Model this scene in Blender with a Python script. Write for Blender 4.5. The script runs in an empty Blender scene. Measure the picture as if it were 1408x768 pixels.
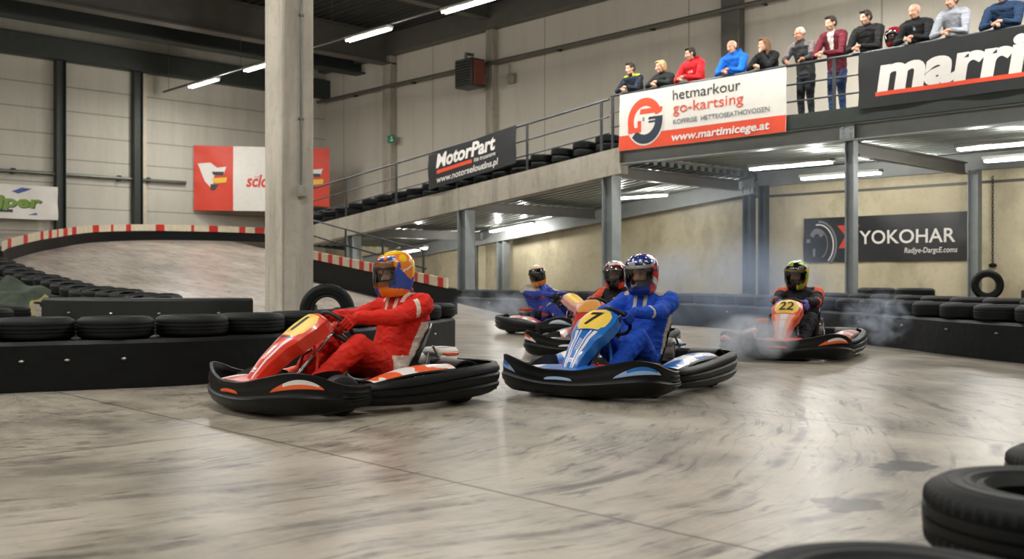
import bpy, bmesh, math, random
from math import sin, cos, pi, radians as R, sqrt, atan2
from mathutils import Vector, Matrix, noise as mnoise
random.seed(7)
SC = bpy.context.scene
COL = SC.collection
V = Vector

# ---------------------------------------------------------------- camera geometry
FPX, CAMH, HORY = 1384.0, 0.92, 380.0
CY, CX = 0.6911, 0.7227          # the room stands at about 45 degrees to the lens

def W(xc, yc, z=0.0):
    return V((xc * CY - yc * CX, xc * CX + yc * CY, z))
def G(px, py, z=0.0):
    yc = FPX * (CAMH - z) / (py - HORY)
    return W((px - 704) / FPX * yc, yc, z)
def onY(px, py, D):
    u = (px - 704) / FPX
    yc = D / (CX * u + CY)
    return W(u * yc, yc, CAMH - (py - HORY) / FPX * yc)
def onX(px, py, E):
    u = (px - 704) / FPX
    yc = E / (CX - CY * u)
    return W(u * yc, yc, CAMH - (py - HORY) / FPX * yc)
def AT(px, py, yc):
    return W((px - 704) / FPX * yc, yc, CAMH - (py - HORY) / FPX * yc)

# ---------------------------------------------------------------- materials
def lin(c):
    out = []
    for x in c[:3]:
        x = x / 255.0
        out.append(x / 12.92 if x <= 0.04045 else ((x + 0.055) / 1.055) ** 2.4)
    return (out[0], out[1], out[2], 1.0)

class NT:
    def __init__(s, name):
        s.m = bpy.data.materials.new(name); s.m.use_nodes = True
        s.t = s.m.node_tree; s.t.nodes.clear()
        s.out = s.t.nodes.new('ShaderNodeOutputMaterial')
    def n(s, typ, ins=None, **kw):
        nd = s.t.nodes.new(typ)
        for k, v in kw.items(): setattr(nd, k, v)
        for k, v in (ins or {}).items(): s.set(nd, k, v)
        return nd
    def set(s, nd, k, v):
        sock = nd.inputs[k]
        if isinstance(v, bpy.types.NodeSocket): s.t.links.new(v, sock)
        elif isinstance(v, bpy.types.Node): s.t.links.new(v.outputs[0], sock)
        else: sock.default_value = v
    def ma(s, op, a, b=0.0, c=0.0, clamp=False):
        nd = s.n('ShaderNodeMath', {0: a, 1: b, 2: c}, operation=op); nd.use_clamp = clamp
        return nd.outputs[0]
    def mix(s, f, a, b, blend='MIX'):
        nd = s.n('ShaderNodeMix', data_type='RGBA', blend_type=blend)
        s.set(nd, 0, f); s.set(nd, 6, a); s.set(nd, 7, b)
        return nd.outputs[2]
    def ramp(s, f, stops):
        nd = s.n('ShaderNodeValToRGB', {0: f})
        cr = nd.color_ramp
        while len(cr.elements) < len(stops): cr.elements.new(0.5)
        for e, (p, c) in zip(cr.elements, stops):
            e.position = p; e.color = c if len(c) == 4 else (*c, 1)
        return nd.outputs[0]
    def step(s, f, a, b):
        nd = s.n('ShaderNodeMapRange', {0: f, 1: a, 2: b, 3: 0.0, 4: 1.0}); nd.clamp = True
        return nd.outputs[0]
    def noise(s, vec, scale, detail=4.0, rough=0.55, dist=0.0):
        nd = s.n('ShaderNodeTexNoise', {'Vector': vec, 'Scale': scale, 'Detail': detail, 'Roughness': rough, 'Distortion': dist})
        return nd.outputs[0]
    def pos(s): return s.n('ShaderNodeNewGeometry').outputs['Position']
    def obj(s): return s.n('ShaderNodeTexCoord').outputs['Object']
    def xyz(s, v):
        nd = s.n('ShaderNodeSeparateXYZ', {0: v}); return nd.outputs[0], nd.outputs[1], nd.outputs[2]
    def comb(s, x, y, z): return s.n('ShaderNodeCombineXYZ', {0: x, 1: y, 2: z}).outputs[0]
    def vscale(s, v, sc): return s.n('ShaderNodeVectorMath', {0: v, 1: sc}, operation='MULTIPLY').outputs[0]
    def bump(s, h, st=0.3, d=0.01): return s.n('ShaderNodeBump', {'Height': h, 'Strength': st, 'Distance': d}).outputs[0]
    def bsdf(s, col, rough=0.6, metal=0.0, spec=0.5, normal=None, coat=0.0, **kw):
        nd = s.n('ShaderNodeBsdfPrincipled', {'Base Color': col, 'Roughness': rough, 'Metallic': metal, 'Specular IOR Level': spec, 'Coat Weight': coat})
        for k, v in kw.items(): s.set(nd, k, v)
        if normal is not None: s.set(nd, 'Normal', normal)
        s.t.links.new(nd.outputs[0], s.out.inputs[0])
        return s.m

MATS = {}
def mt(name, col, rough=0.6, metal=0.0, spec=0.5, var=0.12, vs=6.0, bs=0.0, bscale=40.0, bd=0.004, coat=0.0, stretch=(1, 1, 1)):
    """a plain procedural material: base colour, a little wear and an optional fine relief"""
    if name in MATS: return MATS[name]
    k = NT(name)
    o = k.obj()
    c = lin(col)
    nz = k.noise(k.vscale(o, stretch), vs, 5.0, 0.6)
    a = tuple(max(0, x * (1 - var)) for x in c[:3]) + (1,)
    b = tuple(min(1, x * (1 + var)) for x in c[:3]) + (1,)
    cc = k.mix(k.step(nz, 0.3, 0.7), a, b)
    nm = None
    if bs > 0: nm = k.bump(k.noise(o, bscale, 3.0), bs, bd)
    rr = k.ma('ADD', k.ma('MULTIPLY', nz, 0.14), rough - 0.07)
    MATS[name] = k.bsdf(cc, rr, metal, spec, nm, coat)
    return MATS[name]

def emit(name, col, st):
    if name in MATS: return MATS[name]
    k = NT(name)
    e = k.n('ShaderNodeEmission', {0: lin(col), 1: st})
    k.t.links.new(e.outputs[0], k.out.inputs[0])
    MATS[name] = k.m
    return k.m

def cloth(name, col, wr=0.5, rough=0.75, var=0.12, scale=9.0):
    """cloth with soft creases"""
    if name in MATS: return MATS[name]
    k = NT(name)
    o = k.obj(); c = lin(col)
    w = k.noise(k.vscale(o, (1.0, 1.0, 1.7)), scale, 3.0, 0.5, 0.7)
    f = k.noise(o, 260.0, 2.0)
    h = k.ma('ADD', w, k.ma('MULTIPLY', f, 0.04))
    a = tuple(x * (1 - var) for x in c[:3]) + (1,)
    b = tuple(min(1, x * (1 + var)) for x in c[:3]) + (1,)
    cc = k.mix(k.step(k.noise(o, 5.0, 3.0), 0.35, 0.65), a, b)
    MATS[name] = k.bsdf(cc, rough, 0.0, 0.3, k.bump(h, wr, 0.03))
    return MATS[name]

# ---------------------------------------------------------------- mesh builder
def smoothpath(pts, n, closed=False):
    """Catmull-Rom through tuples of any length"""
    P = [tuple(p) for p in pts]; m = len(P); out = []
    segs = m if closed else m - 1
    for q in range(n if closed else n + 1):
        t = q / n * segs; i = min(int(t), segs - 1); t -= i
        if closed: a, b, c, d = P[(i - 1) % m], P[i % m], P[(i + 1) % m], P[(i + 2) % m]
        else: a, b, c, d = P[max(i - 1, 0)], P[i], P[i + 1], P[min(i + 2, m - 1)]
        out.append(tuple(0.5 * (2 * y + (z - x) * t + (2 * x - 5 * y + 4 * z - w) * t * t + (3 * y - x - 3 * z + w) * t ** 3)
                         for x, y, z, w in zip(a, b, c, d)))
    return out

class MB:
    def __init__(s): s.v = []; s.f = []; s.m = []
    def add(s, vs, fs, mi=0):
        b = len(s.v)
        s.v += [tuple(x) for x in vs]
        for i, f in enumerate(fs):
            s.f.append(tuple(b + j for j in f))
            s.m.append(mi[i] if isinstance(mi, list) else mi)
        return s
    def box(s, p0, p1, mi=0, bev=0.0, rot=None, org=None):
        c = [(a + b) / 2 for a, b in zip(p0, p1)]; h = [abs(b - a) / 2 for a, b in zip(p0, p1)]
        bev = min(bev, min(h) * 0.9)
        if bev <= 0:
            vs = [V((x * h[0], y * h[1], z * h[2])) for z in (-1, 1) for y in (-1, 1) for x in (-1, 1)]
            fs = [(0, 2, 3, 1), (4, 5, 7, 6), (0, 1, 5, 4), (2, 6, 7, 3), (0, 4, 6, 2), (1, 3, 7, 5)]
        else:
            vs = []; idx = {}
            for sx in (-1, 1):
                for sy in (-1, 1):
                    for sz in (-1, 1):
                        for ax in range(3):
                            p = [sx * (h[0] - bev), sy * (h[1] - bev), sz * (h[2] - bev)]
                            p[ax] = (sx, sy, sz)[ax] * h[ax]
                            idx[(sx, sy, sz, ax)] = len(vs); vs.append(V(p))
            fs = []
            for ax in range(3):
                o1, o2 = [a for a in range(3) if a != ax]
                for sg in (-1, 1):
                    q = []
                    for a, b in ((-1, -1), (1, -1), (1, 1), (-1, 1)):
                        k = [0, 0, 0]; k[ax] = sg; k[o1] = a; k[o2] = b
                        q.append(idx[(*k, ax)])
                    fs.append(tuple(q))
                for a in (-1, 1):
                    for b in (-1, 1):
                        k0 = [0, 0, 0]; k1 = [0, 0, 0]
                        k0[o1] = k1[o1] = a; k0[o2] = k1[o2] = b; k0[ax] = -1; k1[ax] = 1
                        fs.append((idx[(*k0, o1)], idx[(*k1, o1)], idx[(*k1, o2)], idx[(*k0, o2)]))
            for k in {(x, y, z) for x in (-1, 1) for y in (-1, 1) for z in (-1, 1)}:
                fs.append(tuple(idx[(*k, a)] for a in range(3)))
        if rot is not None: vs = [rot @ p for p in vs]
        c = V(org) if org is not None else V(c)
        return s.add([p + c for p in vs], fs, mi)
    def loft(s, rings, mi=0, cap=True, closed=False, loop=True):
        n = len(rings[0]); vs = [p for r in rings for p in r]; fs = []
        m = len(rings)
        for i in range(m if closed else m - 1):
            a, b = i * n, ((i + 1) % m) * n
            for j in range(n if loop else n - 1):
                k = (j + 1) % n
                fs.append((a + j, a + k, b + k, b + j))
        if cap and not closed and loop:
            fs.append(tuple(range(n - 1, -1, -1))); fs.append(tuple((m - 1) * n + j for j in range(n)))
        return s.add(vs, fs, mi)
    def tube(s, path, r, seg=10, mi=0, closed=False, cap=True):
        P = [V(p) for p in path]; m = len(P)
        rs = r if isinstance(r, (list, tuple)) else [r] * m
        rings = []; up = None
        for i in range(m):
            if closed: d = P[(i + 1) % m] - P[(i - 1) % m]
            else: d = P[min(i + 1, m - 1)] - P[max(i - 1, 0)]
            d.normalize()
            if up is None:
                up = V((0, 0, 1)) if abs(d.z) < 0.9 else V((1, 0, 0))
            a = d.cross(up).normalized(); b = a.cross(d).normalized(); up = b
            rings.append([P[i] + (a * cos(2 * pi * j / seg) + b * sin(2 * pi * j / seg)) * rs[i] for j in range(seg)])
        return s.loft(rings, mi, cap, closed)
    def caps(s, p0, p1, r0, r1, seg=12, mi=0, hs=3):
        """tapered capsule"""
        p0, p1 = V(p0), V(p1); d = (p1 - p0)
        if d.length < 1e-6: d = V((0, 0, 1e-4))
        d.normalize()
        path = []; rs = []
        for i in range(hs, -1, -1):
            a = pi / 2 * i / hs; path.append(p0 - d * (r0 * sin(a))); rs.append(max(r0 * cos(a), r0 * 0.05))
        for i in range(0, hs + 1):
            a = pi / 2 * i / hs; path.append(p1 + d * (r1 * sin(a))); rs.append(max(r1 * cos(a), r1 * 0.05))
        return s.tube(path, rs, seg, mi)
    def ell(s, c, r, rot=None, seg=16, rg=10, mi=0):
        c = V(c); vs = []; fs = []
        vs.append(V((0, 0, -1)))
        for i in range(1, rg):
            a = -pi / 2 + pi * i / rg
            for j in range(seg): vs.append(V((cos(a) * cos(2 * pi * j / seg), cos(a) * sin(2 * pi * j / seg), sin(a))))
        vs.append(V((0, 0, 1)))
        for j in range(seg):
            fs.append((0, 1 + (j + 1) % seg, 1 + j))
            fs.append((len(vs) - 1, 1 + (rg - 2) * seg + j, 1 + (rg - 2) * seg + (j + 1) % seg))
        for i in range(rg - 2):
            for j in range(seg):
                a = 1 + i * seg; b = a + seg; k = (j + 1) % seg
                fs.append((a + j, a + k, b + k, b + j))
        out = []
        for p in vs:
            q = V((p.x * r[0], p.y * r[1], p.z * r[2]))
            if rot is not None: q = rot @ q
            out.append(q + c)
        return s.add(out, fs, mi)
    def lathe(s, prof, M=None, seg=32, mi=0, closed=True, mfn=None, rmod=None):
        """profile (r, z) around local z"""
        M = M or Matrix.Identity(4); n = len(prof); vs = []; fs = []; ms = []
        for j in range(seg):
            a = 2 * pi * j / seg
            for q, (r, z) in enumerate(prof):
                if rmod: r = r + rmod(q, j)
                vs.append(M @ V((r * cos(a), r * sin(a), z)))
        for j in range(seg):
            k = (j + 1) % seg
            for i in range(n if closed else n - 1):
                l = (i + 1) % n
                fs.append((j * n + i, k * n + i, k * n + l, j * n + l)); ms.append(mfn(i, j) if mfn else mi)
        return s.add(vs, fs, ms)
    def grid(s, fn, nu, nv, mfn=None, mi=0):
        vs = [fn(i / nu, j / nv) for i in range(nu + 1) for j in range(nv + 1)]; fs = []; ms = []
        for i in range(nu):
            for j in range(nv):
                a = i * (nv + 1) + j
                fs.append((a, a + nv + 1, a + nv + 2, a + 1)); ms.append(mfn((i + .5) / nu, (j + .5) / nv) if mfn else mi)
        return s.add(vs, fs, ms)
    def xf(s, M):
        s.v = [tuple(M @ V(p)) for p in s.v]; return s
    def mesh(s, name, mats, smooth=40, fixn=True):
        me = bpy.data.meshes.new(name)
        me.from_pydata(s.v, [], s.f)
        for m in (mats if isinstance(mats, (list, tuple)) else [mats]): me.materials.append(m)
        me.polygons.foreach_set('material_index', s.m)
        if fixn:
            bm = bmesh.new(); bm.from_mesh(me); bmesh.ops.recalc_face_normals(bm, faces=bm.faces); bm.to_mesh(me); bm.free()
        if smooth:
            me.polygons.foreach_set('use_smooth', [True] * len(me.polygons)); me.set_sharp_from_angle(angle=R(smooth))
        me.update()
        return me
    def obj(s, name, mats, parent=None, smooth=40, fixn=True, loc=None):
        return link(name, s.mesh(name, mats, smooth, fixn), parent, loc)

def link(name, me, parent=None, loc=None):
    o = bpy.data.objects.new(name, me); COL.objects.link(o)
    if parent is not None: o.parent = parent
    if loc is not None: o.location = loc
    return o

def tag(o, label=None, cat=None, group=None, kind=None):
    if label: o['label'] = label
    if cat: o['category'] = cat
    if group: o['group'] = group
    if kind: o['kind'] = kind
    return o
def thing(name, label, cat, loc=(0, 0, 0), rotz=0.0, group=None):
    o = bpy.data.objects.new(name, None); COL.objects.link(o)
    o.empty_display_size = 0.1
    o.location = loc; o.rotation_euler = (0, 0, rotz)
    return tag(o, label, cat, group)
def struct(name, b, mats, label, cat='structure', smooth=30):
    return tag(b.obj(name, mats, None, smooth), label, cat, None, 'structure')

def remesh(b, name, mats, voxel, it=3, fac=0.5, mfn=None, dec=1.0, crease=None):
    """one continuous skin over the joined volumes of b; mfn(centre, normal) picks the material of each face"""
    me = b.mesh(name + '_raw', [], 0)
    o = bpy.data.objects.new(name + '_raw', me); COL.objects.link(o)
    md = o.modifiers.new('r', 'REMESH'); md.mode = 'VOXEL'; md.voxel_size = voxel; md.use_smooth_shade = True
    if it:
        sm = o.modifiers.new('s', 'SMOOTH'); sm.factor = fac; sm.iterations = it
    if dec < 1:
        dm = o.modifiers.new('d', 'DECIMATE'); dm.ratio = dec
    dg = bpy.context.evaluated_depsgraph_get()
    out = bpy.data.meshes.new_from_object(o.evaluated_get(dg)); out.name = name
    bpy.data.objects.remove(o); bpy.data.meshes.remove(me)
    if crease:      # folds of the cloth, modelled into the surface
        amp, sc, msk = crease
        nrm = [v.normal.copy() for v in out.vertices]; cos_ = [v.co.copy() for v in out.vertices]; flat = []
        for p, vn in zip(cos_, nrm):
            k = msk(p) if msk else 1.0
            if k > 0:
                q = V((p.x * sc, p.y * sc * .55, p.z * sc * 1.25))
                r = 1 - 2.2 * abs(mnoise.noise(q)); r2 = 1 - 2.2 * abs(mnoise.noise(q * 2.1 + V((5, 2, 9))))
                p = p + vn * (amp * k * (r * .8 + r2 * .4 - .35))
            flat += p[:]
        out.vertices.foreach_set('co', flat); out.update()
    out.materials.clear()
    for m in mats: out.materials.append(m)
    if mfn: out.polygons.foreach_set('material_index', [mfn(p.center, p.normal) for p in out.polygons])
    else: out.polygons.foreach_set('material_index', [0] * len(out.polygons))
    out.polygons.foreach_set('use_smooth', [True] * len(out.polygons))
    out.update()
    return out

# ---------------------------------------------------------------- lettering
_TX = {}
def text2d(body, size=1.0, bold=0.0, shear=0.0, space=1.0):
    key = (body, bold, shear, space)
    if key not in _TX:
        c = bpy.data.curves.new('t', 'FONT'); c.body = body; c.size = 1.0; c.offset = bold; c.shear = shear
        c.space_character = space; c.dimensions = '2D'; c.fill_mode = 'BOTH'; c.resolution_u = 4
        o = bpy.data.objects.new('t', c); COL.objects.link(o)
        dg = bpy.context.evaluated_depsgraph_get()
        me = bpy.data.meshes.new_from_object(o.evaluated_get(dg))
        vs = [(p.co.x, p.co.y) for p in me.vertices]; fs = [tuple(p.vertices) for p in me.polygons]
        bpy.data.objects.remove(o); bpy.data.meshes.remove(me); bpy.data.curves.remove(c)
        x0 = min(p[0] for p in vs); y0 = 0.0; x1 = max(p[0] for p in vs)
        _TX[key] = ([(x - x0, y - y0) for x, y in vs], fs, x1 - x0)
    vs, fs, w = _TX[key]
    return [(x * size, y * size) for x, y in vs], fs, w * size

def fit(body, x, z, width, size, bold=0.0, shear=0.0, space=1.0):
    """lettering fitted to a width; returns 2-D verts and faces"""
    vs, fs, w = text2d(body, 1.0, bold, shear, space)
    return [(x + p[0] * width / w, z + p[1] * size) for p in vs], fs

def banner(name, label, org, ex, n, w, h, slope, sheet, items, mats, cat='banner', amp=0.012, seed=0.0, group=None):
    """a cloth banner: sheet with thickness and its print, all following the same soft waves.
    items = (verts2d, faces, material index, layer)"""
    org, ex, n = V(org), V(ex), V(n)
    def P(x, z, off):
        wv = amp * (sin(x * 2.1 + seed) * sin(z * 2.6 + 0.5 + seed) + 0.6 * sin(x * 4.7 + z * 3.3 + seed * 2))
        wv += amp * 0.8 * max(0, 1 - min(x, w - x) / 0.35) * sin(z * 9 + seed)
        return org + ex * x + V((0, 0, z + slope * x)) + n * (wv + off)
    b = MB()
    nu, nv = max(4, int(w / 0.12)), max(4, int(h / 0.12))
    b.grid(lambda u, v: P(u * w, v * h, 0.0), nu, nv, (lambda u, v: sheet(u * w, v * h)) if callable(sheet) else None, sheet if not callable(sheet) else 0)
    b.grid(lambda u, v: P(u * w, v * h, -0.006), nu, nv, (lambda u, v: sheet(u * w, v * h)) if callable(sheet) else None, sheet if not callable(sheet) else 0)
    rim = [(u / nu * w, 0) for u in range(nu)] + [(w, v / nv * h) for v in range(nv)] + [(u / nu * w, h) for u in range(nu, 0, -1)] + [(0, v / nv * h) for v in range(nv, 0, -1)]
    b.loft([[P(x, z, 0.0) for x, z in rim], [P(x, z, -0.006) for x, z in rim]], 0 if callable(sheet) else sheet, cap=False)
    for vs, fs, mi, ly in items:
        bm = bmesh.new()
        bv = [bm.verts.new((x, z, 0)) for x, z in vs]
        for f in fs:
            try: bm.faces.new([bv[i] for i in f])
            except ValueError: pass
        st = 0.16
        for ax, lim in ((0, w), (1, h)):
            q = st
            while q < lim:
                co = [0, 0, 0]; co[ax] = q; no = [0, 0, 0]; no[ax] = 1
                g = bm.verts[:] + bm.edges[:] + bm.faces[:]
                bmesh.ops.bisect_plane(bm, geom=g, plane_co=co, plane_no=no, dist=1e-5)
                q += st
        bm.verts.index_update()
        b.add([P(p.co.x, p.co.y, 0.004 * ly) for p in bm.verts], [tuple(p.index for p in f.verts) for f in bm.faces], mi)
        bm.free()
    return tag(b.obj(name, mats, None, 30, fixn=False), label, cat, group)

def rect(x0, z0, x1, z1, mi, ly=1, sh=0.0):
    return ([(x0, z0), (x1, z0), (x1 + sh, z1), (x0 + sh, z1)], [(0, 1, 2, 3)], mi, ly)
def poly(pts, mi, ly=1):
    return (pts, [tuple(range(len(pts)))], mi, ly)
def arcband(cx, cz, rx, rz, tx, tz, a0, a1, mi, ly=1, n=28):
    """elliptical band between angles a0 and a1 (degrees), tx / tz its thickness"""
    vs = []; fs = []
    for i in range(n + 1):
        a = R(a0 + (a1 - a0) * i / n)
        vs += [(cx + rx * cos(a), cz + rz * sin(a)), (cx + (rx - tx) * cos(a), cz + (rz - tz) * sin(a))]
    for i in range(n): fs.append((2 * i, 2 * i + 1, 2 * i + 3, 2 * i + 2))
    return (vs, fs, mi, ly)

ORD = ['first', 'second', 'third', 'fourth', 'fifth', 'sixth', 'seventh', 'eighth', 'ninth', 'tenth', 'eleventh', 'twelfth', 'thirteenth',
       'fourteenth', 'fifteenth', 'sixteenth', 'seventeenth', 'eighteenth', 'nineteenth', 'twentieth', 'twenty-first', 'twenty-second', 'twenty-third', 'twenty-fourth']
# ================================================================ MATERIALS OF THE HALL
def floor_mat(name, ctr, base, dark, light, skid=1.0, straight=False):
    k = NT(name)
    p = k.pos(); x, y, z = k.xyz(p)
    if straight:
        r, th = y, k.ma('MULTIPLY', x, 0.16)
    else:
        dx = k.ma('SUBTRACT', x, ctr[0]); dy = k.ma('SUBTRACT', y, ctr[1])
        wob = k.ma('MULTIPLY', k.ma('SUBTRACT', k.noise(p, 0.4, 3.0), 0.5), 0.8)
        r = k.ma('ADD', k.ma('SQRT', k.ma('ADD', k.ma('MULTIPLY', dx, dx), k.ma('MULTIPLY', dy, dy))), wob)
        th = k.ma('ARCTAN2', dy, dx)
    big = k.noise(k.comb(k.ma('MULTIPLY', r, 0.8), k.ma('MULTIPLY', th, 2.6), 0.0), 1.0, 6.0, 0.7)
    pat = k.noise(p, 1.8, 5.0, 0.65)
    mid = k.noise(k.comb(k.ma('MULTIPLY', r, 5.0), k.ma('MULTIPLY', th, 6.5), 3.0), 1.0, 7.0, 0.72, 0.15)
    fin = k.noise(k.comb(k.ma('MULTIPLY', r, 17.0), k.ma('MULTIPLY', th, 13.0), 7.0), 1.0, 4.0, 0.65)
    blot = k.noise(p, 1.3, 6.0, 0.65)
    c = k.mix(k.step(blot, 0.25, 0.75), lin(base), lin(light))
    c = k.mix(k.ma('MULTIPLY', k.ma('MULTIPLY', k.step(mid, 0.46, 0.66), k.step(pat, .34, .6)), 0.70 * skid), c, lin(dark))
    c = k.mix(k.ma('MULTIPLY', k.step(big, 0.45, 0.68), 0.55 * skid), c, lin(dark))
    lines = k.ma('MULTIPLY', k.step(fin, 0.56, 0.62), k.step(pat, 0.44, 0.56))
    c = k.mix(k.ma('MULTIPLY', lines, 0.62 * skid), c, lin([v * 0.55 for v in dark]))
    lng = k.noise(k.comb(k.ma('MULTIPLY', r, 24.0), k.ma('MULTIPLY', th, 4.5), 11.0), 1.0, 3.0, 0.6)
    c = k.mix(k.ma('MULTIPLY', k.ma('MULTIPLY', k.step(lng, 0.56, 0.66), k.step(mid, .40, .56)), 0.5 * skid), c, lin([v * 0.6 for v in dark]))
    c = k.mix(k.ma('MULTIPLY', k.step(k.noise(p, 60.0, 2.0), 0.55, 0.75), 0.10), c, lin([v * 0.6 for v in dark]))
    if not straight:
        # saw-cut joints of the slab, along and across the hall
        w2 = k.ma('MULTIPLY', k.ma('SUBTRACT', k.noise(p, 3.0, 3.0), 0.5), 0.03)
        for ax, off, per in ((y, 2.93, 2.95), (x, -5.45, 5.9)):
            fr = k.ma('PINGPONG', k.ma('ADD', k.ma('SUBTRACT', ax, off), k.ma('ADD', w2, per * 20)), per / 2)
            c = k.mix(k.ma('MULTIPLY', k.ma('SUBTRACT', 1.0, k.step(fr, 0.006, 0.014)), 0.8), c, lin((70, 62, 54)))
        # single tyre skids swinging round the bend
        for rr, a0, a1, w in ((5.2, -.9, .5, 0.05), (5.75, -.5, .9, 0.045), (6.3, -.25, .75, 0.055), (6.75, -.2, 1.0, 0.05), (7.5, .0, .95, 0.05), (4.4, -.9, .2, .06), (8.6, .1, .7, .06)):
            rw = k.ma('ABSOLUTE', k.ma('SUBTRACT', r, k.ma('ADD', rr, k.ma('MULTIPLY', th, 0.30))))
            msk = k.ma('MULTIPLY', k.ma('SUBTRACT', 1.0, k.step(rw, w * 0.3, w)), k.ma('MULTIPLY', k.step(th, a0, a0 + .3), k.ma('SUBTRACT', 1.0, k.step(th, a1 - .3, a1))))
            msk = k.ma('MULTIPLY', msk, k.step(pat, 0.40, 0.58))
            c = k.mix(k.ma('MULTIPLY', msk, 0.75), c, lin((52, 47, 42)))
        # two oil stains
        for q, (sx, sy, sr, a) in enumerate(STAINS):
            n1 = k.ma('MULTIPLY', k.ma('SUBTRACT', k.noise(p, 5.0 + q, 4.0, .55), 0.5), 1.5)
            d = k.n('ShaderNodeVectorMath', {0: k.vscale(k.n('ShaderNodeVectorMath', {0: p, 1: (-sx, -sy, 0)}, operation='ADD').outputs[0], (1.0, 0.8, 1.0))}, operation='LENGTH').outputs['Value']
            f = k.ma('SUBTRACT', 1.0, k.step(k.ma('ADD', k.ma('DIVIDE', d, sr), n1), 0.55, 0.68))
            c = k.mix(k.ma('MULTIPLY', f, a), c, lin((24, 24, 25)))
    rg = k.ma('ADD', 0.24, k.ma('MULTIPLY', k.step(blot, 0.2, 0.8), 0.18))
    h = k.ma('ADD', k.noise(p, 25.0, 4.0), k.ma('MULTIPLY', blot, 1.5))
    return k.bsdf(c, rg, 0.0, 0.20, k.bump(h, 0.10, 0.01))

s1, s2 = G(1245, 641), G(1163, 692)
STAINS = [(s1.x, s1.y, 0.19, 0.95), (s2.x, s2.y, 0.20, 0.72)]
bend = W(-3.85, 7.8)
FLOOR = floor_mat('track_floor', bend, (154, 145, 130), (62, 58, 53), (188, 179, 163), 1.0)
RAMPF = floor_mat('ramp_floor', bend, (170, 160, 148), (92, 84, 77), (196, 186, 174), 1.15, True)

def wall_mat(name, base, dark, per=0.0, axis=2, stain=0.25, low=None, bs=0.15):
    k = NT(name); p = k.pos(); x, y, z = k.xyz(p)
    n1 = k.noise(p, 0.5, 5.0, 0.6); n2 = k.noise(k.vscale(p, low or (2.2, 2.2, 0.25)), 1.0, 6.0, 0.68)
    n3 = k.noise(p, 9.0, 5.0, 0.7)
    c = k.mix(k.ma('MULTIPLY', k.step(n1, 0.35, 0.75), stain), lin(base), lin(dark))
    c = k.mix(k.ma('MULTIPLY', k.step(n2, 0.48, 0.8), stain * 1.6), c, lin(dark))
    c = k.mix(k.ma('MULTIPLY', k.step(n3, 0.5, 0.8), stain * 0.6), c, lin(dark))
    if per:
        ax = (x, y, z)[axis]
        fr = k.ma('PINGPONG', k.ma('ADD', ax, 40 * per), per / 2)
        c = k.mix(k.ma('MULTIPLY', k.ma('SUBTRACT', 1.0, k.step(fr, 0.01, 0.03)), 0.5), c, lin([v * 0.45 for v in dark]))
    return k.bsdf(c, 0.8, 0.0, 0.25, k.bump(k.noise(p, 30.0, 4.0), bs, 0.01))

PANEL = wall_mat('sandwich_panels', (198, 194, 182), (150, 146, 132), 0.8, 2, 0.25)
PLASTER = wall_mat('pale_wall', (200, 195, 182), (160, 154, 140), 5.5, 0, 0.22)
STAINED = wall_mat('stained_concrete_wall', (214, 204, 174), (120, 110, 82), 0.0, 2, 0.42, (1.3, 1.3, .75))
CONC = wall_mat('cast_concrete', (176, 170, 156), (92, 86, 74), 0.0, 2, 0.5, bs=0.3)
CONC2 = wall_mat('column_concrete', (216, 209, 195), (92, 82, 70), 0.0, 2, 0.42, bs=0.4)
ROOFM = mt('roof_deck', (48, 50, 45), 0.55, 0.3, var=0.1, vs=2)
DECKU = mt('deck_underside', (140, 146, 142), 0.3, 0.75, var=0.1, vs=3)
STEEL = mt('grey_painted_steel', (136, 142, 143), 0.5, 0.2, var=0.12, vs=4)
STEELD = mt('dark_green_steel', (52, 58, 54), 0.55, 0.2, var=0.15, vs=4)
GIRD = mt('girder_steel', (92, 90, 84), 0.5, 0.2, var=0.15, vs=2)
RAILM = mt('rail_steel', (66, 70, 72), 0.45, 0.4, var=0.1)
BEAMG = mt('edge_beam_paint', (136, 140, 138), 0.5, 0.1, var=0.1, vs=3)
RUB = mt('tyre_rubber', (14, 17, 17), 0.62, 0.0, 0.28, var=0.3, vs=5, bs=0.2, bscale=70, bd=0.004)
BELT = mt('belt_rubber', (10, 14, 15), 0.5, 0.0, 0.25, var=0.35, vs=3, bs=0.3, bscale=9, bd=0.02, stretch=(1, 1, 3))
BELT2 = mt('belt_rubber_grey', (30, 34, 31), 0.6, 0.0, 0.4, var=0.3, vs=3, bs=0.3, bscale=9, bd=0.02)
WHT = mt('white_paint', (225, 220, 210), 0.5, var=0.05)
REDP = mt('red_paint', (190, 44, 36), 0.5, var=0.1)
CREAM = mt('cream_paint', (206, 194, 170), 0.5, var=0.1)
LAMPW = mt('lamp_housing', (220, 220, 214), 0.4, var=0.03)
TUBE = emit('lamp_tube', (255, 252, 244), 24.0)
PIPE = mt('galvanised_pipe', (120, 122, 116), 0.4, 0.6)
ZINC = mt('zinc_bolt', (190, 190, 184), 0.35, 0.8)

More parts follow.
